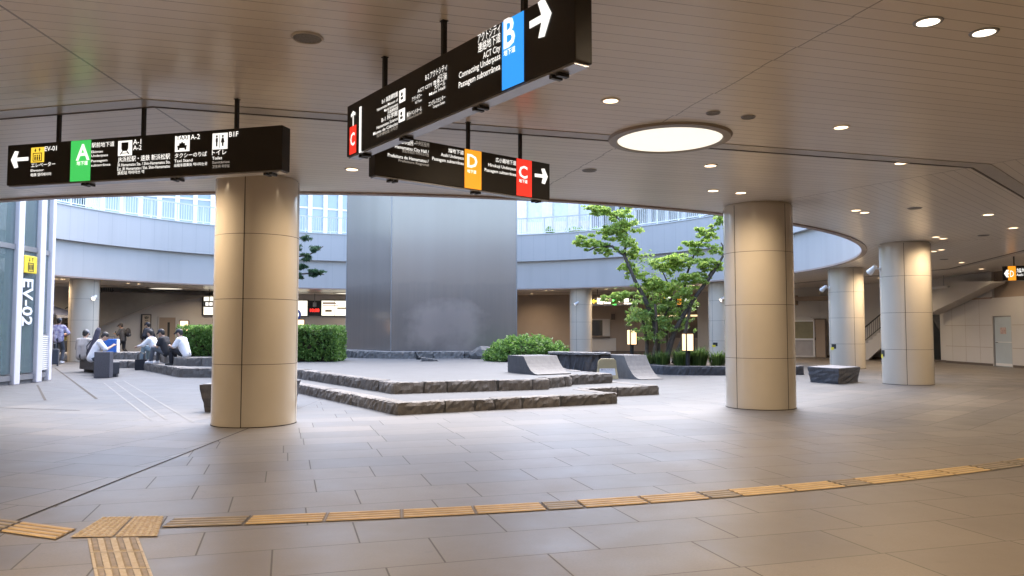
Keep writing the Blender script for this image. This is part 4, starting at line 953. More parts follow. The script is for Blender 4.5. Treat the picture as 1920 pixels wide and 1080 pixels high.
# loose granite blocks
def trough(label, corner, pl, pr, h, name='stone_block'):
    c = Vector((corner[0], corner[1])); a_ = Vector(pl)-c; b_ = Vector(pr)-c; t = thing(name, label, 'stone block', (c.x, c.y, 0))
    bm = bmesh.new(); pts = [Vector((0, 0)), b_, a_+b_, a_]; ctr = (a_+b_)/2
    lo = [bm.verts.new((ctr+(p-ctr)*.93).to_3d()) for p in pts]; hi = [bm.verts.new((ctr+(p-ctr)*1.04).to_3d()+Vector((0, 0, h))) for p in pts]
    bm.faces.new(lo[::-1]); bm.faces.new(hi)
    for i in range(4): bm.faces.new((lo[i], lo[(i+1) % 4], hi[(i+1) % 4], hi[i]))
    bmesh.ops.subdivide_edges(bm, edges=bm.edges[:], cuts=5, use_grid_fill=True)
    for v in bm.verts:
        if v.co.z > .01 and v.co.z < h-.01: v.co += Vector((random.uniform(-.02, .02), random.uniform(-.02, .02), 0))
    MB().bm(bm).build('block', M['stonedark'], t); bm.free()
    MB().prism([(ctr+(p-ctr)*.98) for p in pts], h+.001, h+.012).build('top_face', mat('worn_granite', (.2, .2, .22), .6), t); return t
trough('dark granite seat block standing alone between the big column and the right columns', (9.1, 21.6), (8.68, 22.7), (10.15, 22.65), .43)
trough('dark granite block half hidden behind the nearest column', (-5.72, 14.3), (-5.6, 15.4), (-4.4, 14.5), .5)
trough('dark granite block beside the planter and the far column', (9.5, 29.2), (9.4, 30.3), (10.7, 29.3), .42)
trough('dark granite block on the paving behind the planter grass', (8.2, 28.9), (8.0, 29.9), (9.2, 28.95), .42)
# dark bench at left
t = thing('stone_bench', 'long dark granite bench with a tall slab end where a man in white sits', 'bench')
bp = [Vector((-12.95, 24.95)), Vector((-13.5, 26.0)), Vector((-14.4, 27.3)), Vector((-15.6, 28.5))]
mb = MB()
for a_, b_ in zip(bp[:-1], bp[1:]):
    d = (b_-a_).normalized(); n_ = Vector((-d.y, d.x)); pts = [a_-n_*.28+d*.01, b_-n_*.28-d*.01, b_+n_*.28-d*.01, a_+n_*.28+d*.01]
    ctr = (a_+b_)/2; mb.prism([tuple(p) for p in pts], .10, .47)
mb.build('seat', M['stonedark'], t)
MB().prism([(-13.25, 25.0), (-12.75, 25.0), (-12.85, 25.3), (-13.2, 25.3)], 0, .1).prism([(-15.4, 27.9), (-15.0, 27.9), (-15.1, 28.3), (-15.5, 28.3)], 0, .1).build('foot', M['stonedark'], t)
MB().bbox(-13.22, -12.72, 24.5, 24.72, 0, .82, .015).build('slab_end', mat('slab_dark', (.085, .085, .10), .55, var=.2, scale=30), t)

# ------------------------------------------------------------------ planting
def leaves(clouds, size, seed, flat=.5, aspect=.5):
    """many separate leaf faces through the given ellipsoids; cloud = (cx,cy,cz, rx,ry,rz, n, shell)"""
    g = np.random.default_rng(seed); V = []; n_tot = 0
    for cx, cy_, cz, rx, ry, rz, n, shell in clouds:
        d = g.normal(size=(n, 3)); d /= np.linalg.norm(d, axis=1)[:, None]; rad = g.uniform(shell, 1, n)**(1/2)
        p = d*rad[:, None]*np.array([rx, ry, rz])+np.array([cx, cy_, cz])
        V.append(p)
    P = np.concatenate(V); n = len(P)
    nrm = g.normal(size=(n, 3))*(1-flat)+np.array([0, 0, 1])*flat; nrm /= np.linalg.norm(nrm, axis=1)[:, None]
    a = np.cross(nrm, g.normal(size=(n, 3))); a /= np.linalg.norm(a, axis=1)[:, None]; b = np.cross(nrm, a)
    s = size*g.uniform(.6, 1.25, n)[:, None]
    q = np.stack([P-a*s, P+b*s*aspect, P+a*s, P-b*s*aspect], 1)
    q[:, 1] -= nrm*s*.12; q[:, 3] -= nrm*s*.12
    return q.reshape(-1, 3)
def leaf_obj(name, arrs, m, parent):
    v = np.concatenate(arrs); n = len(v)//4; me = bpy.data.meshes.new(name)
    me.vertices.add(len(v)); me.vertices.foreach_set('co', v.ravel()); me.loops.add(n*4); me.loops.foreach_set('vertex_index', np.arange(n*4))
    me.polygons.add(n); me.polygons.foreach_set('loop_start', np.arange(0, n*4, 4)); me.materials.append(m); me.update(); me.validate()
    return link(name, me, parent)
def blob(px, py, Y, rx, ry, n, shell=.15, dz=1.0):
    p = aty(px, py, Y); k = Y/F_PX; n = n if shell < .2 else n; return (p.x, p.y, p.z, rx*k, rx*k*.8*dz, ry*1.25*k, int(n*.95), shell)
def sub(cl, g, m_, spread=.75, sr=.45, flat=.6):
    """break an ellipsoid into smaller uneven sprays so light gets between them"""
    out = []
    for cx, cy_, cz, rx, ry, rz, n, sh in cl:
        for _ in range(m_):
            d = g.normal(size=3); d /= np.linalg.norm(d); r_ = g.uniform(.3, 1)*spread; f = g.uniform(.6, 1.2)
            out.append((cx+d[0]*rx*r_, cy_+d[1]*ry*r_, cz+d[2]*rz*r_, rx*sr*f, ry*sr*f, rz*sr*f*flat, max(8, int(n/m_)), .0))
    return out
g = np.random.default_rng(5)
YT = 28.3; tb = aty(1238, 664, YT)
t = thing('tree', 'many stemmed green tree with layered bright crown in the round planter', 'tree', (tb.x, tb.y, .3)); o3 = Vector(t.location)
def stems(lst, m, parent, off, Y, name):
    for pts, r0, r1 in lst:
        w_ = [aty(px, py, Y+dy)-off for px, py, dy in pts]; n = len(w_)
        fine = []; 
        for i in range(n-1):
            for k_ in range(3): fine.append(w_[i].lerp(w_[i+1], k_/3)+Vector((random.uniform(-.02, .02), random.uniform(-.02, .02), 0)))
        fine.append(w_[-1]); N = len(fine)
        MB().path(fine, [r0+(r1-r0)*i/(N-1) for i in range(N)], 8).build(name, m, parent, smooth=True)
stems([([(1236, 680, 0), (1226, 600, 0), (1207, 555, 0), (1190, 525, 0), (1170, 478, .1), (1148, 462, .2), (1120, 462, .4), (1100, 471, .5)], .10, .025),
       ([(1170, 478, .1), (1176, 440, .1), (1160, 410, .2), (1140, 395, .3)], .05, .015),
       ([(1248, 680, 0), (1262, 630, 0), (1282, 590, -.1), (1312, 545, -.3), (1340, 508, -.4), (1360, 470, -.5), (1352, 455, -.5)], .11, .025),
       ([(1268, 618, .3), (1282, 560, .4), (1286, 520, .4), (1300, 480, .4), (1325, 440, .3), (1350, 410, .3)], .06, .015),
       ([(1312, 545, -.3), (1340, 500, .2), (1362, 505, .2)], .04, .012),
       ([(1244, 600, .3), (1262, 550, .5), (1240, 505, .6)], .05, .02)], M['barkd'], t, o3, YT, 'trunk')
stems([([(1216, 682, .2), (1210, 620, .3), (1200, 585, .4)], .08, .04), ([(1226, 682, -.2), (1232, 620, -.3), (1228, 570, -.3)], .08, .04), ([(1254, 682, .3), (1250, 610, .5), (1255, 560, .5)], .07, .03), ([(1262, 682, -.1), (1285, 620, -.2), (1296, 570, -.2)], .09, .04)], M['bark'], t, o3, YT, 'trunk')
up = [blob(1150, 398, YT+.3, 44, 9, 900), blob(1115, 390, YT+.3, 26, 6, 300), blob(1170, 425, YT, 34, 20, 1100), blob(1150, 438, YT+.4, 30, 14, 600), blob(1108, 455, YT+.4, 34, 13, 800), blob(1135, 470, YT+.2, 22, 8, 300), blob(1180, 462, YT, 26, 12, 600),
      blob(1325, 438, YT+.3, 26, 12, 600), blob(1352, 415, YT+.3, 14, 14, 300), blob(1305, 462, YT+.2, 30, 10, 600), blob(1290, 488, YT, 44, 12, 1200), blob(1335, 497, YT-.3, 32, 10, 700), blob(1255, 500, YT+.4, 40, 14, 1000), blob(1300, 522, YT-.2, 40, 10, 800), blob(1180, 505, YT+.2, 20, 14, 350), blob(1215, 530, YT+.2, 40, 14, 900), blob(1265, 545, YT-.2, 46, 12, 1000), blob(1160, 556, YT-.3, 38, 9, 700), blob(1190, 480, YT+.3, 14, 10, 200), blob(1345, 470, YT, 16, 8, 200)]
dn = [blob(1215, 578, YT+.2, 42, 18, 1200), blob(1265, 580, YT+.2, 44, 18, 1200), blob(1235, 605, YT, 50, 20, 1500), blob(1195, 595, YT-.1, 28, 14, 500), blob(1225, 632, YT+.1, 36, 12, 600), blob(1280, 610, YT+.3, 24, 14, 400), blob(1240, 550, YT+.6, 50, 20, 900), blob(1230, 505, YT+.7, 44, 26, 500)]
rel = lambda cl: [(c[0]-o3.x, c[1]-o3.y, c[2]-o3.z, *c[3:]) for c in cl]
leaf_obj('foliage', [leaves(rel(sub([c[:6]+(int(c[6]*1.4), 0) for c in up], g, 28, 1.08, .25, .8)), .072, 11, .45, .55)], M['leaf_bright'], t)
leaf_obj('foliage', [leaves(rel(sub([c[:6]+(int(c[6]*.7), 0) for c in dn], g, 26, 1.12, .26, flat=.9)), .07, 12, .4, .45)], M['leaf_mid'], t)
# pine behind the nearest column
YP = 28.5; pb = aty(512, 690, YP); t = thing('pine_tree', 'dark pine whose branches reach out right of the nearest column', 'tree', (pb.x, pb.y, .43)); o3 = Vector(t.location)
stems([([(512, 700, 0), (508, 600, 0), (516, 520, 0), (510, 450, 0), (514, 400, 0)], .13, .05), ([(515, 520, 0), (550, 515, 0), (585, 512, 0), (608, 515, .1)], .05, .015), ([(512, 490, 0), (550, 482, .1), (580, 478, .1), (606, 462, .1)], .05, .015), ([(511, 460, 0), (545, 452, .2), (572, 442, .2)], .04, .012)], M['barkd'], t, o3, YP, 'trunk')
pn = [blob(592, 466, YP+.1, 18, 8, 420), blob(572, 446, YP+.2, 12, 8, 260), blob(572, 482, YP+.1, 16, 9, 420), blob(568, 500, YP, 12, 7, 260), blob(590, 514, YP, 25, 9, 700), blob(560, 520, YP, 14, 9, 300), blob(520, 400, YP, 30, 12, 600), blob(490, 440, YP, 50, 12, 700), blob(480, 500, YP, 50, 12, 700), blob(560, 465, YP, 10, 8, 160)]
leaf_obj('foliage', [leaves(rel(sub(pn, g, 8)), .085, 21, .3, .22)], M['leaf_dark'], t)
# clipped hedge either side of the nearest column
def hedge(label, x0, x1, y0, y1, z0, z1, n, seed, name='hedge'):
    gg = np.random.default_rng(seed); t = thing(name, label, 'hedge', ((x0+x1)/2, (y0+y1)/2, z0)); W_, D_, H_ = (x1-x0)/2, (y1-y0)/2, z1-z0
    cl = []
    for _ in range(int(n/14)):
        f = gg.choice(4, p=[.5, .25, .1, .15]); x, y, z = gg.uniform(-W_, W_), gg.uniform(-D_, D_), gg.uniform(.03, H_)
        if f == 0: y = -D_
        elif f == 1: z = H_
        elif f == 2: x = -W_
        else: x = W_
        cl.append((x, y, z, .10, .10, .10, 14, .0))
    leaf_obj('foliage', [leaves(cl, .046, seed, .35, .55)], M['leaf_hedge'], t)
    MB().box(-W_+.12, W_-.12, -D_+.12, D_-.12, .02, H_-.12).build('branch_core', M['soil'], t); return t
hedge('square clipped green hedge between the nearest column and the tower', -10.2, -6.05, 26.45, 28.0, Z2, 1.60, 20000, 41)
hedge('square clipped green hedge left of the nearest column behind the seated man in white', -12.2, -10.4, 28.2, 29.6, .56, 1.62, 7000, 42)
def bush(label, p, rx, ry, rz, n, seed):
    gg = np.random.default_rng(seed); t = thing('bush', label, 'bush', p); cl = []
    for _ in range(int(n/16)):
        d = gg.normal(size=3); d[2] = abs(d[2])*.9; d /= np.linalg.norm(d); f = gg.uniform(.82, 1.04)
        cl.append((d[0]*rx*f*(1+.1*math.sin(5*d[1])), d[1]*ry*f, max(.08, d[2]*rz*f), .13, .13, .11, 16, .0))
    leaf_obj('foliage', [leaves(cl, .05, seed, .35, .5)], M['leaf_hedge'], t)
    MB().sphere((0, 0, .05), 1, 14, (rx*.8, ry*.8, rz*.78)).build('branch_core', M['soil'], t); return t
q = atz(988, 679, Z2); bush('rounded leafy green bush on the platform right of the steel tower', (q.x+.05, q.y+1.0, Z2), 1.42, 1.0, .87, 15000, 51)
# planter with grass
t = thing('planter', 'low dark granite planter kerb round the many stemmed tree', 'planter')
pk = [(5.0, 28.2), (4.75, 27.2), (5.1, 26.35), (5.9, 25.95), (7.2, 25.85), (8.6, 25.9), (9.9, 26.2)]
mb = MB(); kerb_run(mb, pk, 0, .3, .35, 61, .8, 1.5, .02); mb.build('kerb_stone', M['stonedark'], t)
MB().prism(inset(pk, .2)+[(10.2, 28.2), (8, 28.8), (7.6, 31), (4.6, 31), (4.4, 29)], 0, .27).build('soil', M['soil'], t)
mb = []; gg = np.random.default_rng(77)
for cx, cy_, n, hh in ((5.3, 27.4, 220, .55), (5.9, 27.0, 350, .6), (6.5, 26.9, 420, .7), (7.1, 26.8, 260, .55), (7.7, 26.9, 420, .65), (4.9, 27.9, 150, .45), (6.2, 27.6, 250, .6), (8.3, 27.0, 150, .4)):
    for _ in range(n):
        a_ = gg.uniform(0, 6.28); r_ = gg.uniform(0, .25); b0 = np.array([cx+r_*math.cos(a_), cy_+r_*math.sin(a_), .25]); l = hh*gg.uniform(.6, 1.1); lean = gg.uniform(.2, .9)*l
        dr = np.array([math.cos(a_), math.sin(a_), 0]); sd = np.array([-dr[1], dr[0], 0])*.014
        m1 = b0+dr*lean*.35+np.array([0, 0, l*.75]); m2 = b0+dr*lean+np.array([0, 0, l*(.75 if lean > .4*l else 1.)])
        mb += [b0-sd, b0+sd, m1+sd, m1-sd, m1-sd, m1+sd, m2+sd*.1, m2-sd*.1]
o = leaf_obj('grass', [np.array(mb)], M['grass'], None); tag(o, 'clumps of long green grass blades along the planter kerb', 'grass', kind='stuff')

# lamp posts
def lamp_post(p, label, h=1.55, w_=.15, lh=.62, rz=.35):
    t = thing('bollard_lamp', label, 'lamp', p, rz, 'square bollard lamps round the plaza')
    MB().tube((0, 0, 0), (0, 0, h-lh), .075, n=14).tube((0, 0, 0), (0, 0, .03), .12, n=14).build('post', M['black'], t, auto=40)
    MB().box(-w_+.02, w_-.02, -w_+.02, w_-.02, h-lh+.02, h-.04).build('glass', M['lampglass'], t)
    f = MB(); f.box(-w_, w_, -w_, w_, h-lh-.01, h-lh+.02).box(-w_, w_, -w_, w_, h-.04, h)
    for x in (-1, 1):
        for y in (-1, 1): f.box(x*w_-.018, x*w_+.018, y*w_-.018, y*w_+.018, h-lh+.02, h-.04)
    f.build('frame', M['black'], t); return t
q = aty(1290, 688, 26.4); lamp_post((q.x, q.y, .27), 'glowing bollard lamp standing in the planter grass', aty(1290, 624, 26.4).z-.27)
q = aty(1185, 668, 30.5); lamp_post((q.x, q.y, .0), 'glowing bollard lamp left of the tree stems', aty(1185, 617, 30.5).z)
q = aty(345, 628, 31.5); lamp_post((q.x, q.y, .56), 'glowing bollard lamp behind the seated man in white shirt', aty(345, 600, 31.5).z-.56, .17, .66)
q = aty(563, 620, 33); lamp_post((q.x, q.y, .43), 'glowing bollard lamp behind the hedge right of the nearest column', aty(563, 598, 33).z-.43, .16, .6)
q = aty(553, 590, 34); t = thing('round_sign', 'small lit round sign with dark rim just right of the nearest column', 'sign', (q.x, q.y, 0))
MB().tube((0, .02, q.z), (0, .06, q.z), .26, n=24).build('rim', mat('rim_blue', (.03, .05, .2), .5), t); MB().tube((0, .0, q.z), (0, .019, q.z), .17, n=24).build('face', emit('face_glow', (1, .9, .6), .2), t); MB().tube((0, .07, .43), (0, .07, q.z), .03).build('post', M['black'], t)

# ------------------------------------------------------------------ glass lift
t = thing('glass_lift', 'glass lift tower with white posts, yellow lift sign and EV-02 letters', 'lift', (0, 0, 0))
XE = -13.82; HE = 11.0
def atX(px, py, X=XE):
    d = ray(px, py); k = X/d.x; return Vector((X, d.y*k, EYE+d.z*k))
y1_, y2_ = atX(27, 600).y, atX(69, 600).y
plan = [(XE, 18.2), (XE, y1_), (XE, y2_), (-14.08, 23.4), (-15.0, 24.0), (-16.6, 24.0), (-17.4, 23.0), (-17.4, 18.2)]
for i, (x, y) in enumerate(plan):
    Mx = Matrix.Translation((x, y, 0)) @ Matrix.Rotation(.25 if i == 3 else 0, 4, 'Z')
    MB().bbox(-.13, .13, -.13, .13, .0, HE, .03, Mx).build('post', mat('lift_white', (.68, .66, .70), .35, var=.03) if i == 0 else bpy.data.materials['lift_white'], t)
for i in range(len(plan)):
    a_, b_ = Vector(plan[i]), Vector(plan[(i+1) % len(plan)]); d = (b_-a_); L_ = d.length; Mx = Matrix.Translation((a_.x, a_.y, 0)) @ Matrix.Rotation(math.atan2(d.y, d.x), 4, 'Z')
    MB().box(.13, L_-.13, -.012, .012, .3, HE-.1, Mx).build('glass_pane', M['glass'], t)
    for z in (.18, 3.82, 7.3, HE-.08): MB().box(.13, L_-.13, -.05, .05, z-.07, z+.07, Mx).build('transom', M['grey'], t)
MB().prism(plan, .0, .1).build('base_slab', M['stonelight'], t)
MB().prism([(x*.998, y) for x, y in plan], HE, HE+.25).build('roof', M['white'], t)
f = MB()
for x, y in ((-14.6, 20.9), (-14.6, 22.3), (-16.4, 20.9), (-16.4, 22.3)): f.box(x-.06, x+.06, y-.06, y+.06, .1, HE)
for z in (1.2, 3.6, 6.2, 8.6): f.box(-16.4, -14.6, 20.87, 20.93, z, z+.1).box(-16.4, -14.6, 22.27, 22.33, z, z+.1)
f.build('guide_frame', M['rail'], t)
MB().box(-16.3, -14.7, 21.0, 22.2, .15, 2.4).build('car', mat('car_panel', (.20, .23, .25), .25, .5), t)
MB().box(-17.3, -17.2, 18.6, 23.0, .1, 3.4).build('rear_panel', M['walld'], t)
Mx = Matrix.Translation((XE, y2_, 0)) @ Matrix.Rotation(math.atan2(23.4-y2_, -14.08-XE), 4, 'Z'); L_ = math.hypot(23.4-y2_, -14.08-XE)
f = MB(); f.box(.14, L_-.14, -.05, -.02, .3, 1.38, Mx); f.build('louvre_back', M['grey'], t)
f = MB()
for i in range(17): f.box(.14, L_-.14, -.085, -.05, .34+i*.06, .375+i*.06, Mx)
f.build('louvre', M['white'], t)
a_, b_ = atX(36.5, 478), atX(59.5, 514)
MB().bbox(XE+.09, XE+.15, a_.y, b_.y, b_.z, a_.z, .02).build('sign_plate', mat('sign_yellow', (.80, .58, .05), .4, var=.03), t)
class _S: pass
fs_ = _S(); fs_.t = t
# drawing on the yellow plate (faces +x)
def plate_draw():
    mb = MB(); yc, W_, z0, z1_ = (a_.y+b_.y)/2, (b_.y-a_.y), b_.z, a_.z; H_ = z1_-z0; x = XE+.153
    Y = lambda f: a_.y+W_*f
    Z = lambda f: z0+H_*f
    rc = lambda p, q, r_, s_: mb.box(x, x+.003, Y(p), Y(q), Z(r_), Z(s_))
    rc(.28, .32, .12, .58); rc(.68, .72, .12, .58); rc(.28, .72, .56, .6); rc(.28, .72, .1, .13)
    for c in (.38, .5, .62): rc(c-.03, c+.03, .2, .42); rc(c-.035, c+.035, .43, .49)
    for c, up_ in ((.38, 0), (.62, 1)):
        rc(c-.015, c+.015, .68, .9); e, bb = (.93, .84) if up_ else (.66, .75)
        mb.add([(x+.002, Y(c-.06), Z(bb)), (x+.002, Y(c+.06), Z(bb)), (x+.002, Y(c), Z(e))], [(0, 1, 2)])
    mb.build('pictogram', M['ink'], t)
plate_draw()
co, fs = text_mesh('EV-02', .022); mn, mx = co[:, 0].min(), co[:, 0].max(); p_, q_ = atX(37, 522), atX(53, 611); k_ = (p_.z-q_.z)/(mx-mn); cap = co[:, 1].max()
kw = (q_.y-p_.y)/cap
for nm, m_, dx, gr in (('letter_edge', M['ink'], .085, .012), ('lettering', M['white'], .11, 0)):
    MB().add([(XE+dx, p_.y+c[1]*kw+gr*1.5, p_.z-(c[0]-mn)*k_-gr) for c in co], fs).build(nm, m_, t)  # white letters with a black edge, drawn as an offset copy behind

# ------------------------------------------------------------------ deck: buildings and greenery above the plaza
def facade(name, label, pL, pR, z0, h, wallm, bays, glassm, fin=.14, sill=1.1, finm=None):
    pL = Vector(pL); pR = Vector(pR); d = pR-pL; L_ = d.length; t = thing(name, label, 'building', (pL.x, pL.y, z0), math.atan2(d.y, d.x))
    MB().box(-1, L_+1, .25, 9, 0, h).build('wall', wallm, t); bw = L_/bays
    for i in range(bays):
        fr = MB(); g0, g1 = i*bw+fin, (i+1)*bw-fin
        MB().box(g0, g1, .12, .24, sill, h-.6).build('window_pane', glassm if (i*7) % 5 else M['win_dark'] if False else glassm, t)
        MB().box(g0, g1, .02, .249, sill+2.4, sill+2.52).build('window_rail', finm or M['white'], t); MB().box(g0, g1, .02, .249, sill+4.2, sill+4.35).build('window_rail', finm or M['white'], t)
    for i in range(bays+1): MB().box(i*bw-fin, i*bw+fin, -.12, .249, 0, h-.6).build('fin', finm or M['white'], t)
    MB().box(-.3, L_+.3, -.14, .249, h-.59, h).build('cornice', finm or M['white'], t); MB().box(0, L_, .0, .249, .0, sill-.02).build('spandrel', finm or M['white'], t)
    return t
wl = mat('building_white', (.72, .73, .76), .5, var=.03)
facade('office_building', 'white building with upright fins and pale glass above the left parapet', aty(192, 400, 50)[:2], aty(665, 400, 58)[:2], 6.96, 7.5, wl, 15, M['glassb'])
facade('office_building', 'grey green glass building at the far left behind the rail and the glass lift', aty(40, 400, 47)[:2], aty(186, 400, 52)[:2], 6.96, 7, mat('building_green', (.20, .26, .26), .5, var=.1), 7, M['glassb'], .1, .8, mat('fin_green', (.3, .38, .37), .5))
facade('office_building', 'pale lilac building with a window band right of the steel tower', aty(930, 400, 72)[:2], aty(1125, 400, 70)[:2], 6.96, 9.5, mat('building_lilac', (.62, .58, .63), .6, var=.05), 4, mat('pane_pale', (.55, .6, .64), .2, var=.1), .5, 4.6, mat('fin_lilac', (.66, .63, .67), .6))
facade('office_building', 'grey building with dark windows behind the right parapet rail', aty(1128, 400, 62)[:2], aty(1420, 400, 56)[:2], 6.96, 7, mat('building_grey', (.22, .23, .25), .6, var=.08), 9, M['win_dark'], .16, .4, mat('fin_grey', (.30, .32, .34), .5))
q = aty(1179, 388, 55); t = thing('shop_sign', 'small blue and orange sign board above the right parapet rail', 'sign', q, R(-14))
MB().box(-.34, -.03, 0, .1, -.2, .25).build('blue_panel', mat('panel_blue', (.08, .16, .55), .5), t); MB().box(-.03, .3, 0, .1, -.2, .25).build('orange_panel', mat('panel_orange', (.75, .38, .18), .5), t); MB().box(-.03, .03, .1, .16, -4.2, .2).build('post', M['grey'], t)
for px, lab, w_ in ((1078, 'leafy shrub behind the parapet rail left of the tree top', 1.1), (1112, 'leafy shrub behind the parapet rail just behind the tree top', 1.0), (1030, 'thin shrub behind the parapet rail near the steel tower', .5), (150, 'shrub behind the rail at the far left above the fascia', 1.3)):
    p = aty(px, 425, 49 if px > 500 else 41); p.z = 6.96; bush(lab, p, w_, .7, 1.15, 1600, int(px))
# ------------------------------------------------------------------ people
def ik(a, b, l1, l2, pole):
    a = Vector(a); b = Vector(b); d = b-a; L_ = min(d.length, (l1+l2)*.995); u = d.normalized(); x = (l1*l1-l2*l2+L_*L_)/(2*L_); h = math.sqrt(max(0, l1*l1-x*x))
    p = Vector(pole); p = (p-u*p.dot(u)).normalized(); return a+u*x+p*h, a+u*L_
def capsule(mb, p0, p1, r0, r1, n=12):
    p0 = Vector(p0); p1 = Vector(p1); mb.tube(p0, p1, r0, r1, n, True); mb.sphere(p0, r0*.995, n); mb.sphere(p1, r1*.995, n)
def remesh(mb, vox, it=4):
    me = bpy.data.meshes.new('r'); me.from_pydata(mb.v, [], mb.f); o = bpy.data.objects.new('r', me); COL.objects.link(o)
    m1 = o.modifiers.new('r', 'REMESH'); m1.mode = 'VOXEL'; m1.voxel_size = vox
    m2 = o.modifiers.new('s', 'SMOOTH'); m2.iterations = it; m2.factor = .5
    out = bpy.data.meshes.new_from_object(o.evaluated_get(bpy.context.evaluated_depsgraph_get())); bpy.data.objects.remove(o); bpy.data.meshes.remove(me)
    out.shade_smooth(); return out
def cloth(name, c, c2=None, scale=4, var=.12): return mat(name, c, .85, var=var, c2=c2, scale=scale, bump=.2, bscale=9)
def person(label, loc, rz, s, seat=None, foot=0., lean=0., hlean=None, hands=None, legs=None, shirt=None, trousers=None, shoe=None, hair=None, cap=None, sleeve=.6, group=None):
    t = thing('person', label, 'person', loc, rz, group); t.scale = (s, s, s)
    hz = .93 if seat is None else seat+.11
    P = Vector((0, 0, hz)); ld = Vector((0, math.sin(lean), math.cos(lean))); hl = lean+.1 if hlean is None else hlean; hd = Vector((0, math.sin(hl), math.cos(hl)))
    chest = P+ld*.30; nk = P+ld*.50; head = nk+hd*.175
    fwd = Vector((0, math.cos(hl), -math.sin(hl))); X = Vector((1, 0, 0))
    body, sh, tr = MB(), MB(), MB()
    for sx in (-1, 1):
        capsule(body, P+X*.06*sx, chest+X*.075*sx, .105, .105); capsule(body, chest+X*.075*sx, nk-ld*.05+X*.10*sx, .105, .07)
        capsule(sh, P+X*.065*sx-ld*.03, chest+X*.08*sx, .128, .128); capsule(sh, chest+X*.08*sx, nk-ld*.05+X*.10*sx, .13, .098)
    capsule(sh, chest, nk-ld*.045, .13, .095)
    capsule(body, nk+hd*.0, nk+hd*.10, .05, .048)
    body.sphere(head, .1, 16, (.76, .95, 1.12)); body.sphere(head-hd*.05+fwd*.035, .07, 12, (.8, .8, .9)); body.sphere(head+fwd*.098-hd*.01, .018, 8, (.8, 1, 1.3))
    for sx in (-1, 1): body.sphere(head+X*.078*sx-hd*.005, .026, 8, (.5, .8, 1.2))
    hands = hands or ((-.24, .02, hz-.12), (.24, .02, hz-.12))
    for sx, ht in zip((-1, 1), hands):
        S = P+ld*.455+X*.185*sx; E_, W_ = ik(S, ht, .28, .25, (sx*.7, -.6, -.6))
        capsule(body, S, E_, .047, .038); capsule(body, E_, W_, .038, .026); fd = (W_-E_).normalized()
        side = fd.cross(Vector((0, 0, 1))); side = (side if side.length > .2 else Vector((1, 0, 0))).normalized(); dn_ = side.cross(fd)*(-1 if side.cross(fd).z > 0 else 1)
        pe = W_+fd*.08; capsule(body, W_, pe, .026, .03)
        for q, l in zip((-1.5, -.5, .5, 1.5), (.055, .07, .075, .06)):
            f0 = pe+side*.018*q; f1 = f0+(fd*.8+dn_*.35)*l*.6; f2 = f1+(fd*.4+dn_*.8)*l*.5; capsule(body, f0, f1, .0105, .0095, 8); capsule(body, f1, f2, .0095, .0085, 8)
        capsule(body, W_+fd*.03-side*sx*.02, W_+fd*.07-side*sx*.055+dn_*.02, .0115, .0095, 8)
        capsule(sh, S-X*.012*sx, S.lerp(E_, min(1, sleeve*1.1)), .082, .075)
        if sleeve > .9: capsule(sh, E_, E_.lerp(W_, .85), .06, .045)
    legs = legs or [None, None]; shoes = []
    for sx, lg in zip((-1, 1), legs):
        Hp = P+X*.085*sx-Vector((0, 0, .03))
        if lg is None:
            if seat is None: an = Vector((.11*sx, .02, .09)); 
            else:
                kz = foot+.09+.42; dy = math.sqrt(max(.02, .43**2-(kz-Hp.z)**2)); an = Vector((.13*sx, dy-.02, foot+.09))
        else: an = Vector(lg)
        K, A_k = ik(Hp, an, .44, .43, (sx*.15, 1, .25)); 
        capsule(body, Hp, K, .08, .055); capsule(body, K, A_k, .052, .036); capsule(tr, Hp, K, .098, .076); capsule(tr, K, A_k+Vector((0, 0, .03)), .074, .066)
        m_ = MB(); capsule(m_, A_k+Vector((0, -.03, -.035)), A_k+Vector((.02*sx, .16, -.055)), .046, .036); m_.box(A_k.x-.04, A_k.x+.05, A_k.y-.08, A_k.y+.19, A_k.z-.09, A_k.z-.065); shoes.append(m_)
    capsule(tr, P+X*.07-Vector((0, 0, .02)), P-X*.07-Vector((0, 0, .02)), .125, .125)
    me = remesh(body, .0125, 2); me.materials.append(M['skin']); link('body', me, t)
    me = remesh(sh, .018, 5); me.materials.append(shirt); link('shirt', me, t)
    me = remesh(tr, .018, 5); me.materials.append(trousers); link('trousers', me, t)
    for m_ in shoes: me = remesh(m_, .012, 2); me.materials.append(shoe); link('shoe', me, t)
    h_ = MB(); hb = MB(); up_ = hd
    hm = hair or bpy.data.materials['hair_black']
    h_.sphere(head+hd*.028-fwd*.022, .105, 14, (.83, .95, 1.0)); h_.sphere(head-hd*.03-fwd*.045, .08, 12, (.9, .75, .9)); me = remesh(h_, .014, 1); me.materials.append(hm); link('hair', me, t)
    if cap:
        hb.sphere(head+hd*.055-fwd*.01, .106, 14, (.86, 1.0, .82)); capsule(hb, head+hd*.06+fwd*.08+X*.04, head+hd*.045+fwd*.17+X*.025, .02, .014); capsule(hb, head+hd*.06+fwd*.08-X*.04, head+hd*.045+fwd*.17-X*.025, .02, .014); capsule(hb, head+hd*.06+fwd*.08, head+hd*.047+fwd*.185, .024, .014)
        me = remesh(hb, .014, 2); me.materials.append(cap); link('cap', me, t)
    for sx in (-1, 1): MB().sphere(head+fwd*.088+X*.032*sx+hd*.012, .0105, 8).build('eye', M['ink'], t)
    return t
mat('hair_black', (.018, .015, .014), .5)
c_white = cloth('cloth_white', (.74, .74, .78)); c_black = cloth('cloth_black', (.022, .022, .028)); c_grey = cloth('cloth_grey', (.11, .12, .14)); c_jean = cloth('cloth_jean', (.22, .29, .33)); c_beige = cloth('cloth_beige', (.42, .38, .36))
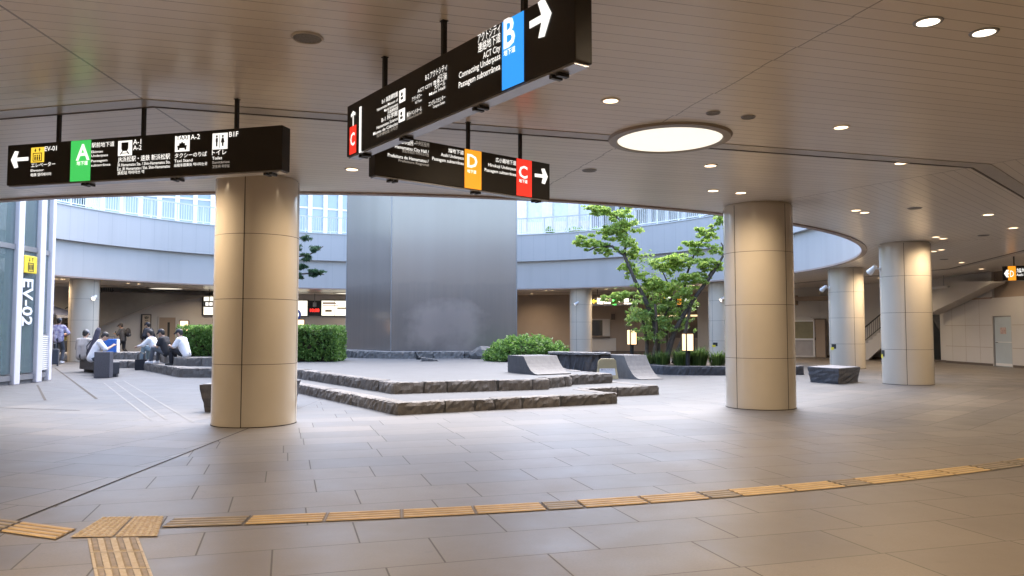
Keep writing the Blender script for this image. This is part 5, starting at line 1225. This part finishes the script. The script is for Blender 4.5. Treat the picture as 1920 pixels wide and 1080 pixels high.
c_pat = cloth('cloth_pattern', (.72, .70, .80), (.16, .13, .34), 9); c_dark = cloth('cloth_slate', (.055, .06, .075)); c_cap = cloth('cap_grey', (.22, .23, .26)); c_capd = cloth('cap_dark', (.03, .033, .045)); c_shoe = cloth('shoe_white', (.6, .6, .63))
shoed = cloth('shoe_dark', (.03, .03, .03))
def gp(px, py, Y): p = aty(px, py, Y); return p
GRP = None
p = gp(108, 678, 35.6); person('person seen from behind in patterned white shirt and cap standing by the glass lift', (p.x, p.y, 0), R(12), 1.2, lean=.04, hlean=.2, hands=((-.27, .05, .9), (.25, .25, 1.1)), legs=[(-.13, 0, .09), (.12, .04, .09)], shirt=c_pat, trousers=c_dark, shoe=c_shoe, cap=c_cap, sleeve=.95)
SB = .47
p = gp(154, 672, 28.0); person('person in beige top and grey cap sitting at the far end of the dark bench', (p.x, p.y, 0), R(-5), 1.18, seat=SB/1.18, foot=0, lean=.15, hlean=.4, hands=((-.2, .4, .65), (.2, .42, .65)), shirt=c_beige, trousers=c_dark, shoe=c_shoe, cap=c_cap, sleeve=.9)
p = gp(172, 680, 26.2); person('person in loose white shirt hunched forward on the dark bench with legs to the right', (p.x, p.y, 0), R(-62), 1.18, seat=SB/1.18, foot=0, lean=.42, hlean=.75, hands=((-.12, .5, .82), (.1, .52, .82)), legs=[(-.12, .52, .09), (.14, .42, .09)], shirt=c_white, trousers=c_dark, shoe=c_shoe, sleeve=.8)
p = gp(348, 674, 27.0); person('person in white shirt and dark cap sitting on the steps nearest the hedge', (p.x, p.y, 0), R(82), 1.12, seat=.57/1.12, foot=.28/1.12, lean=.32, hlean=.42, hands=((-.10, .46, .86), (.12, .40, .84)), legs=[(-.10, .42, .34), (.15, .50, .34)], shirt=c_white, trousers=c_black, shoe=shoed, cap=c_capd, sleeve=.75)
p = gp(313, 674, 28.6); person('person in black shirt and grey trousers sitting on the steps in the middle of three', (p.x, p.y, 0), R(80), 1.12, seat=.57/1.12, foot=.28/1.12, lean=.28, hlean=.5, hands=((-.08, .40, .82), (.1, .42, .8)), legs=[(-.12, .50, .34), (.15, .44, .34)], shirt=c_black, trousers=c_grey, shoe=c_shoe, cap=c_capd, sleeve=.6)
p = gp(294, 674, 30.0); person('person in white top and pale jeans sitting on the steps leftmost of three', (p.x, p.y, 0), R(88), 1.12, seat=.57/1.12, foot=.28/1.12, lean=.45, hlean=.3, hands=((-.14, .62, .78), (.16, .58, .76)), legs=[(-.14, .46, .34), (.15, .40, .34)], shirt=c_white, trousers=c_jean, shoe=c_shoe, sleeve=.95)
p = gp(279, 664, 37.5); person('person all in black with cap standing behind the seated three', (p.x, p.y, 0), R(70), 1.1, lean=.12, hlean=.25, hands=((-.2, .2, .95), (.22, .2, .95)), shirt=c_black, trousers=c_black, shoe=shoed, cap=c_capd, sleeve=.95)
p = gp(230, 664, 42.0); t = person('person in black with backpack walking left while looking at a phone', (p.x, p.y, 0), R(88), 1.1, lean=.12, hlean=.42, hands=((-.1, .36, 1.2), (.16, .3, 1.1)), legs=[(-.1, .26, .10), (.1, -.26, .14)], shirt=c_dark, trousers=c_black, shoe=shoed, cap=c_capd, sleeve=.8)
p2 = p+Vector((.27, -.02, 0)); t = thing('backpack', 'round dark backpack on the back of the walking person', 'backpack', (p2.x, p2.y, 1.17), R(88))
bm = MB(); bm.sphere((0, 0, .22), .2, 16, (.9, .62, 1.25)); bm.build('pack', c_black, t, smooth=True); MB().sphere((0, -.1, .1), .12, 12, (.9, .5, .9)).build('pocket', c_dark, t, smooth=True)
p3 = p+Vector((-.42, .02, 0)); t = thing('phone', 'phone held by the walking person', 'phone', (p3.x, p3.y, 1.33), R(88)); MB().bbox(-.04, .04, -.006, .006, -.02, .13, .004).build('case', M['black'], t); MB().box(-.035, .035, -.009, -.006, -.01, .12).build('screen', M['win_dark'], t)
# their things
q = gp(168, 668, 27.7); t = thing('guitar_case', 'dark soft guitar case leaning upright beside the person in beige', 'guitar case', (q.x, q.y, .47), R(10))
Mx = Matrix.Rotation(R(-14), 4, 'Y'); mb = MB(); mb.path([Mx.inverted() @ Vector(v) for v in ((0, 0, .03), (0, 0, .2), (0, 0, .45), (0, 0, .7), (0, 0, 1.05), (0, 0, 1.16))], [.1, .17, .13, .10, .09, .05], 12); mb.build('bag', cloth('case_cloth', (.07, .065, .09)), t, smooth=True)
mb = MB(); mb.path([Mx.inverted() @ Vector(v) for v in ((-.1, -.1, .2), (-.16, -.16, .45), (-.08, -.1, .7))], [.018]*3, 6); mb.build('strap', M['black'], t)
q = gp(209, 657, 32.9); t = thing('cool_bag', 'square blue bag standing on the upper step', 'bag', (q.x, q.y, .57), R(8))
MB().bbox(-.28, .24, -.17, .17, 0, .56, .03).build('bag', cloth('bag_blue', (.05, .17, .55), var=.1), t); MB().bbox(.243, .275, -.16, .16, .01, .55, .01).build('side_panel', c_white, t); MB().path([(-.15, 0, .555), (-.12, 0, .66), (.1, 0, .66), (.13, 0, .555)], [.012]*4, 6).build('handle', M['black'], t)
q = atz(261, 694, 0); t = thing('tote_bag', 'black tote bag with tall handles on the paving at the corner of the steps', 'bag', (q.x, q.y+.1, 0), R(20))
mb = MB(); mb.prism([(-.19, -.09), (.19, -.09), (.2, .09), (-.2, .09)], 0, .40); mb.build('bag', c_black, t)
for y in (-.07, .07): MB().path([(-.1, y, .39), (-.1, y, .6), (0, y, .68), (.1, y, .6), (.1, y, .39)], [.012]*5, 6).build('handle', M['black'], t)
q = atz(131, 678, 0); t = thing('sports_bag', 'white and black bag lying on the paving behind the dark bench', 'bag', (q.x, q.y, 0), R(25))
mb = MB(); mb.path([(-.5, 0, .2), (-.4, 0, .24), (.3, 0, .24), (.45, 0, .18)], [.1, .22, .24, .12], 14); me = remesh(mb, .03, 3); me.materials.append(cloth('bag_white', (.7, .7, .72), (.05, .05, .06), 3)); link('bag', me, t); MB().path([(-.2, 0, .45), (-.1, 0, .56), (.1, 0, .56), (.2, 0, .45)], [.015]*4, 6).build('handle', M['black'], t)
q = atz(120, 677, 0); t = thing('hand_cart', 'dark box on a small hand cart with a yellow bag and pink pack on top', 'cart', (q.x, q.y, 0), R(5))
MB().bbox(-.28, .28, -.2, .2, .12, 1.0, .03).build('box', c_dark, t); MB().tube((-.2, -.22, .08), (-.2, .22, .08), .08).tube((.2, -.22, .08), (.2, .22, .08), .08).build('wheel', M['black'], t); MB().bbox(-.3, .05, -.18, .15, 1.0, 1.22, .06).build('yellow_bag', cloth('yellow_cloth', (.5, .4, .08)), t); MB().bbox(-.1, .26, -.16, .16, 1.23, 1.36, .05).build('pink_pack', cloth('pink_cloth', (.62, .42, .42)), t); MB().path([(.26, .2, .1), (.27, .24, 1.3), (.0, .24, 1.4), (-.26, .24, 1.3)], [.014]*4, 6).build('handle', M['grey'], t)
q = atz(98, 686, 0); t = thing('suitcase', 'dark suitcase standing at the corner of the glass lift', 'suitcase', (q.x, q.y, 0), R(20)); MB().bbox(-.24, .24, -.14, .14, .06, .72, .05).build('shell', c_dark, t); MB().tube((-.2, -.1, .03), (-.2, .1, .03), .03).tube((.2, -.1, .03), (.2, .1, .03), .03).build('wheel', M['black'], t); MB().tube((-.1, .1, .7), (-.1, .1, .95), .01).tube((.1, .1, .7), (.1, .1, .95), .01).tube((-.1, .1, .95), (.1, .1, .95), .015).build('handle', M['grey'], t)
q = aty(88, 592, 42.5); t = thing('tent', 'slate blue pop up tent canopy with pale edge behind the standing person', 'tent', (q.x, q.y, 0))
W_ = 1.3; z0 = q.z; mb = MB(); mb.add([(-W_, -W_, z0), (W_, -W_, z0), (W_, W_, z0), (-W_, W_, z0), (-.1, -.1, z0+.62), (.1, -.1, z0+.62), (.1, .1, z0+.62), (-.1, .1, z0+.62)], [(0, 1, 5, 4), (1, 2, 6, 5), (2, 3, 7, 6), (3, 0, 4, 7), (4, 5, 6, 7), (3, 2, 1, 0)]); mb.build('canopy', cloth('tent_blue', (.07, .085, .15)), t)
mb = MB(); mb.box(-W_-.01, W_+.01, -W_-.015, -W_-.003, z0-.13, z0+.02).box(W_+.003, W_+.015, -W_, W_, z0-.13, z0+.02).box(-W_-.01, W_+.01, W_+.003, W_+.015, z0-.13, z0+.02).box(-W_-.015, -W_-.003, -W_, W_, z0-.13, z0+.02); mb.build('valance', cloth('tent_pale', (.4, .42, .5)), t)
for x in (-1, 1):
    for y in (-1, 1): MB().box(x*(W_-.05)-.02, x*(W_-.05)+.02, y*(W_-.05)-.02, y*(W_-.05)+.02, 0, z0).build('leg', M['grey'], t)
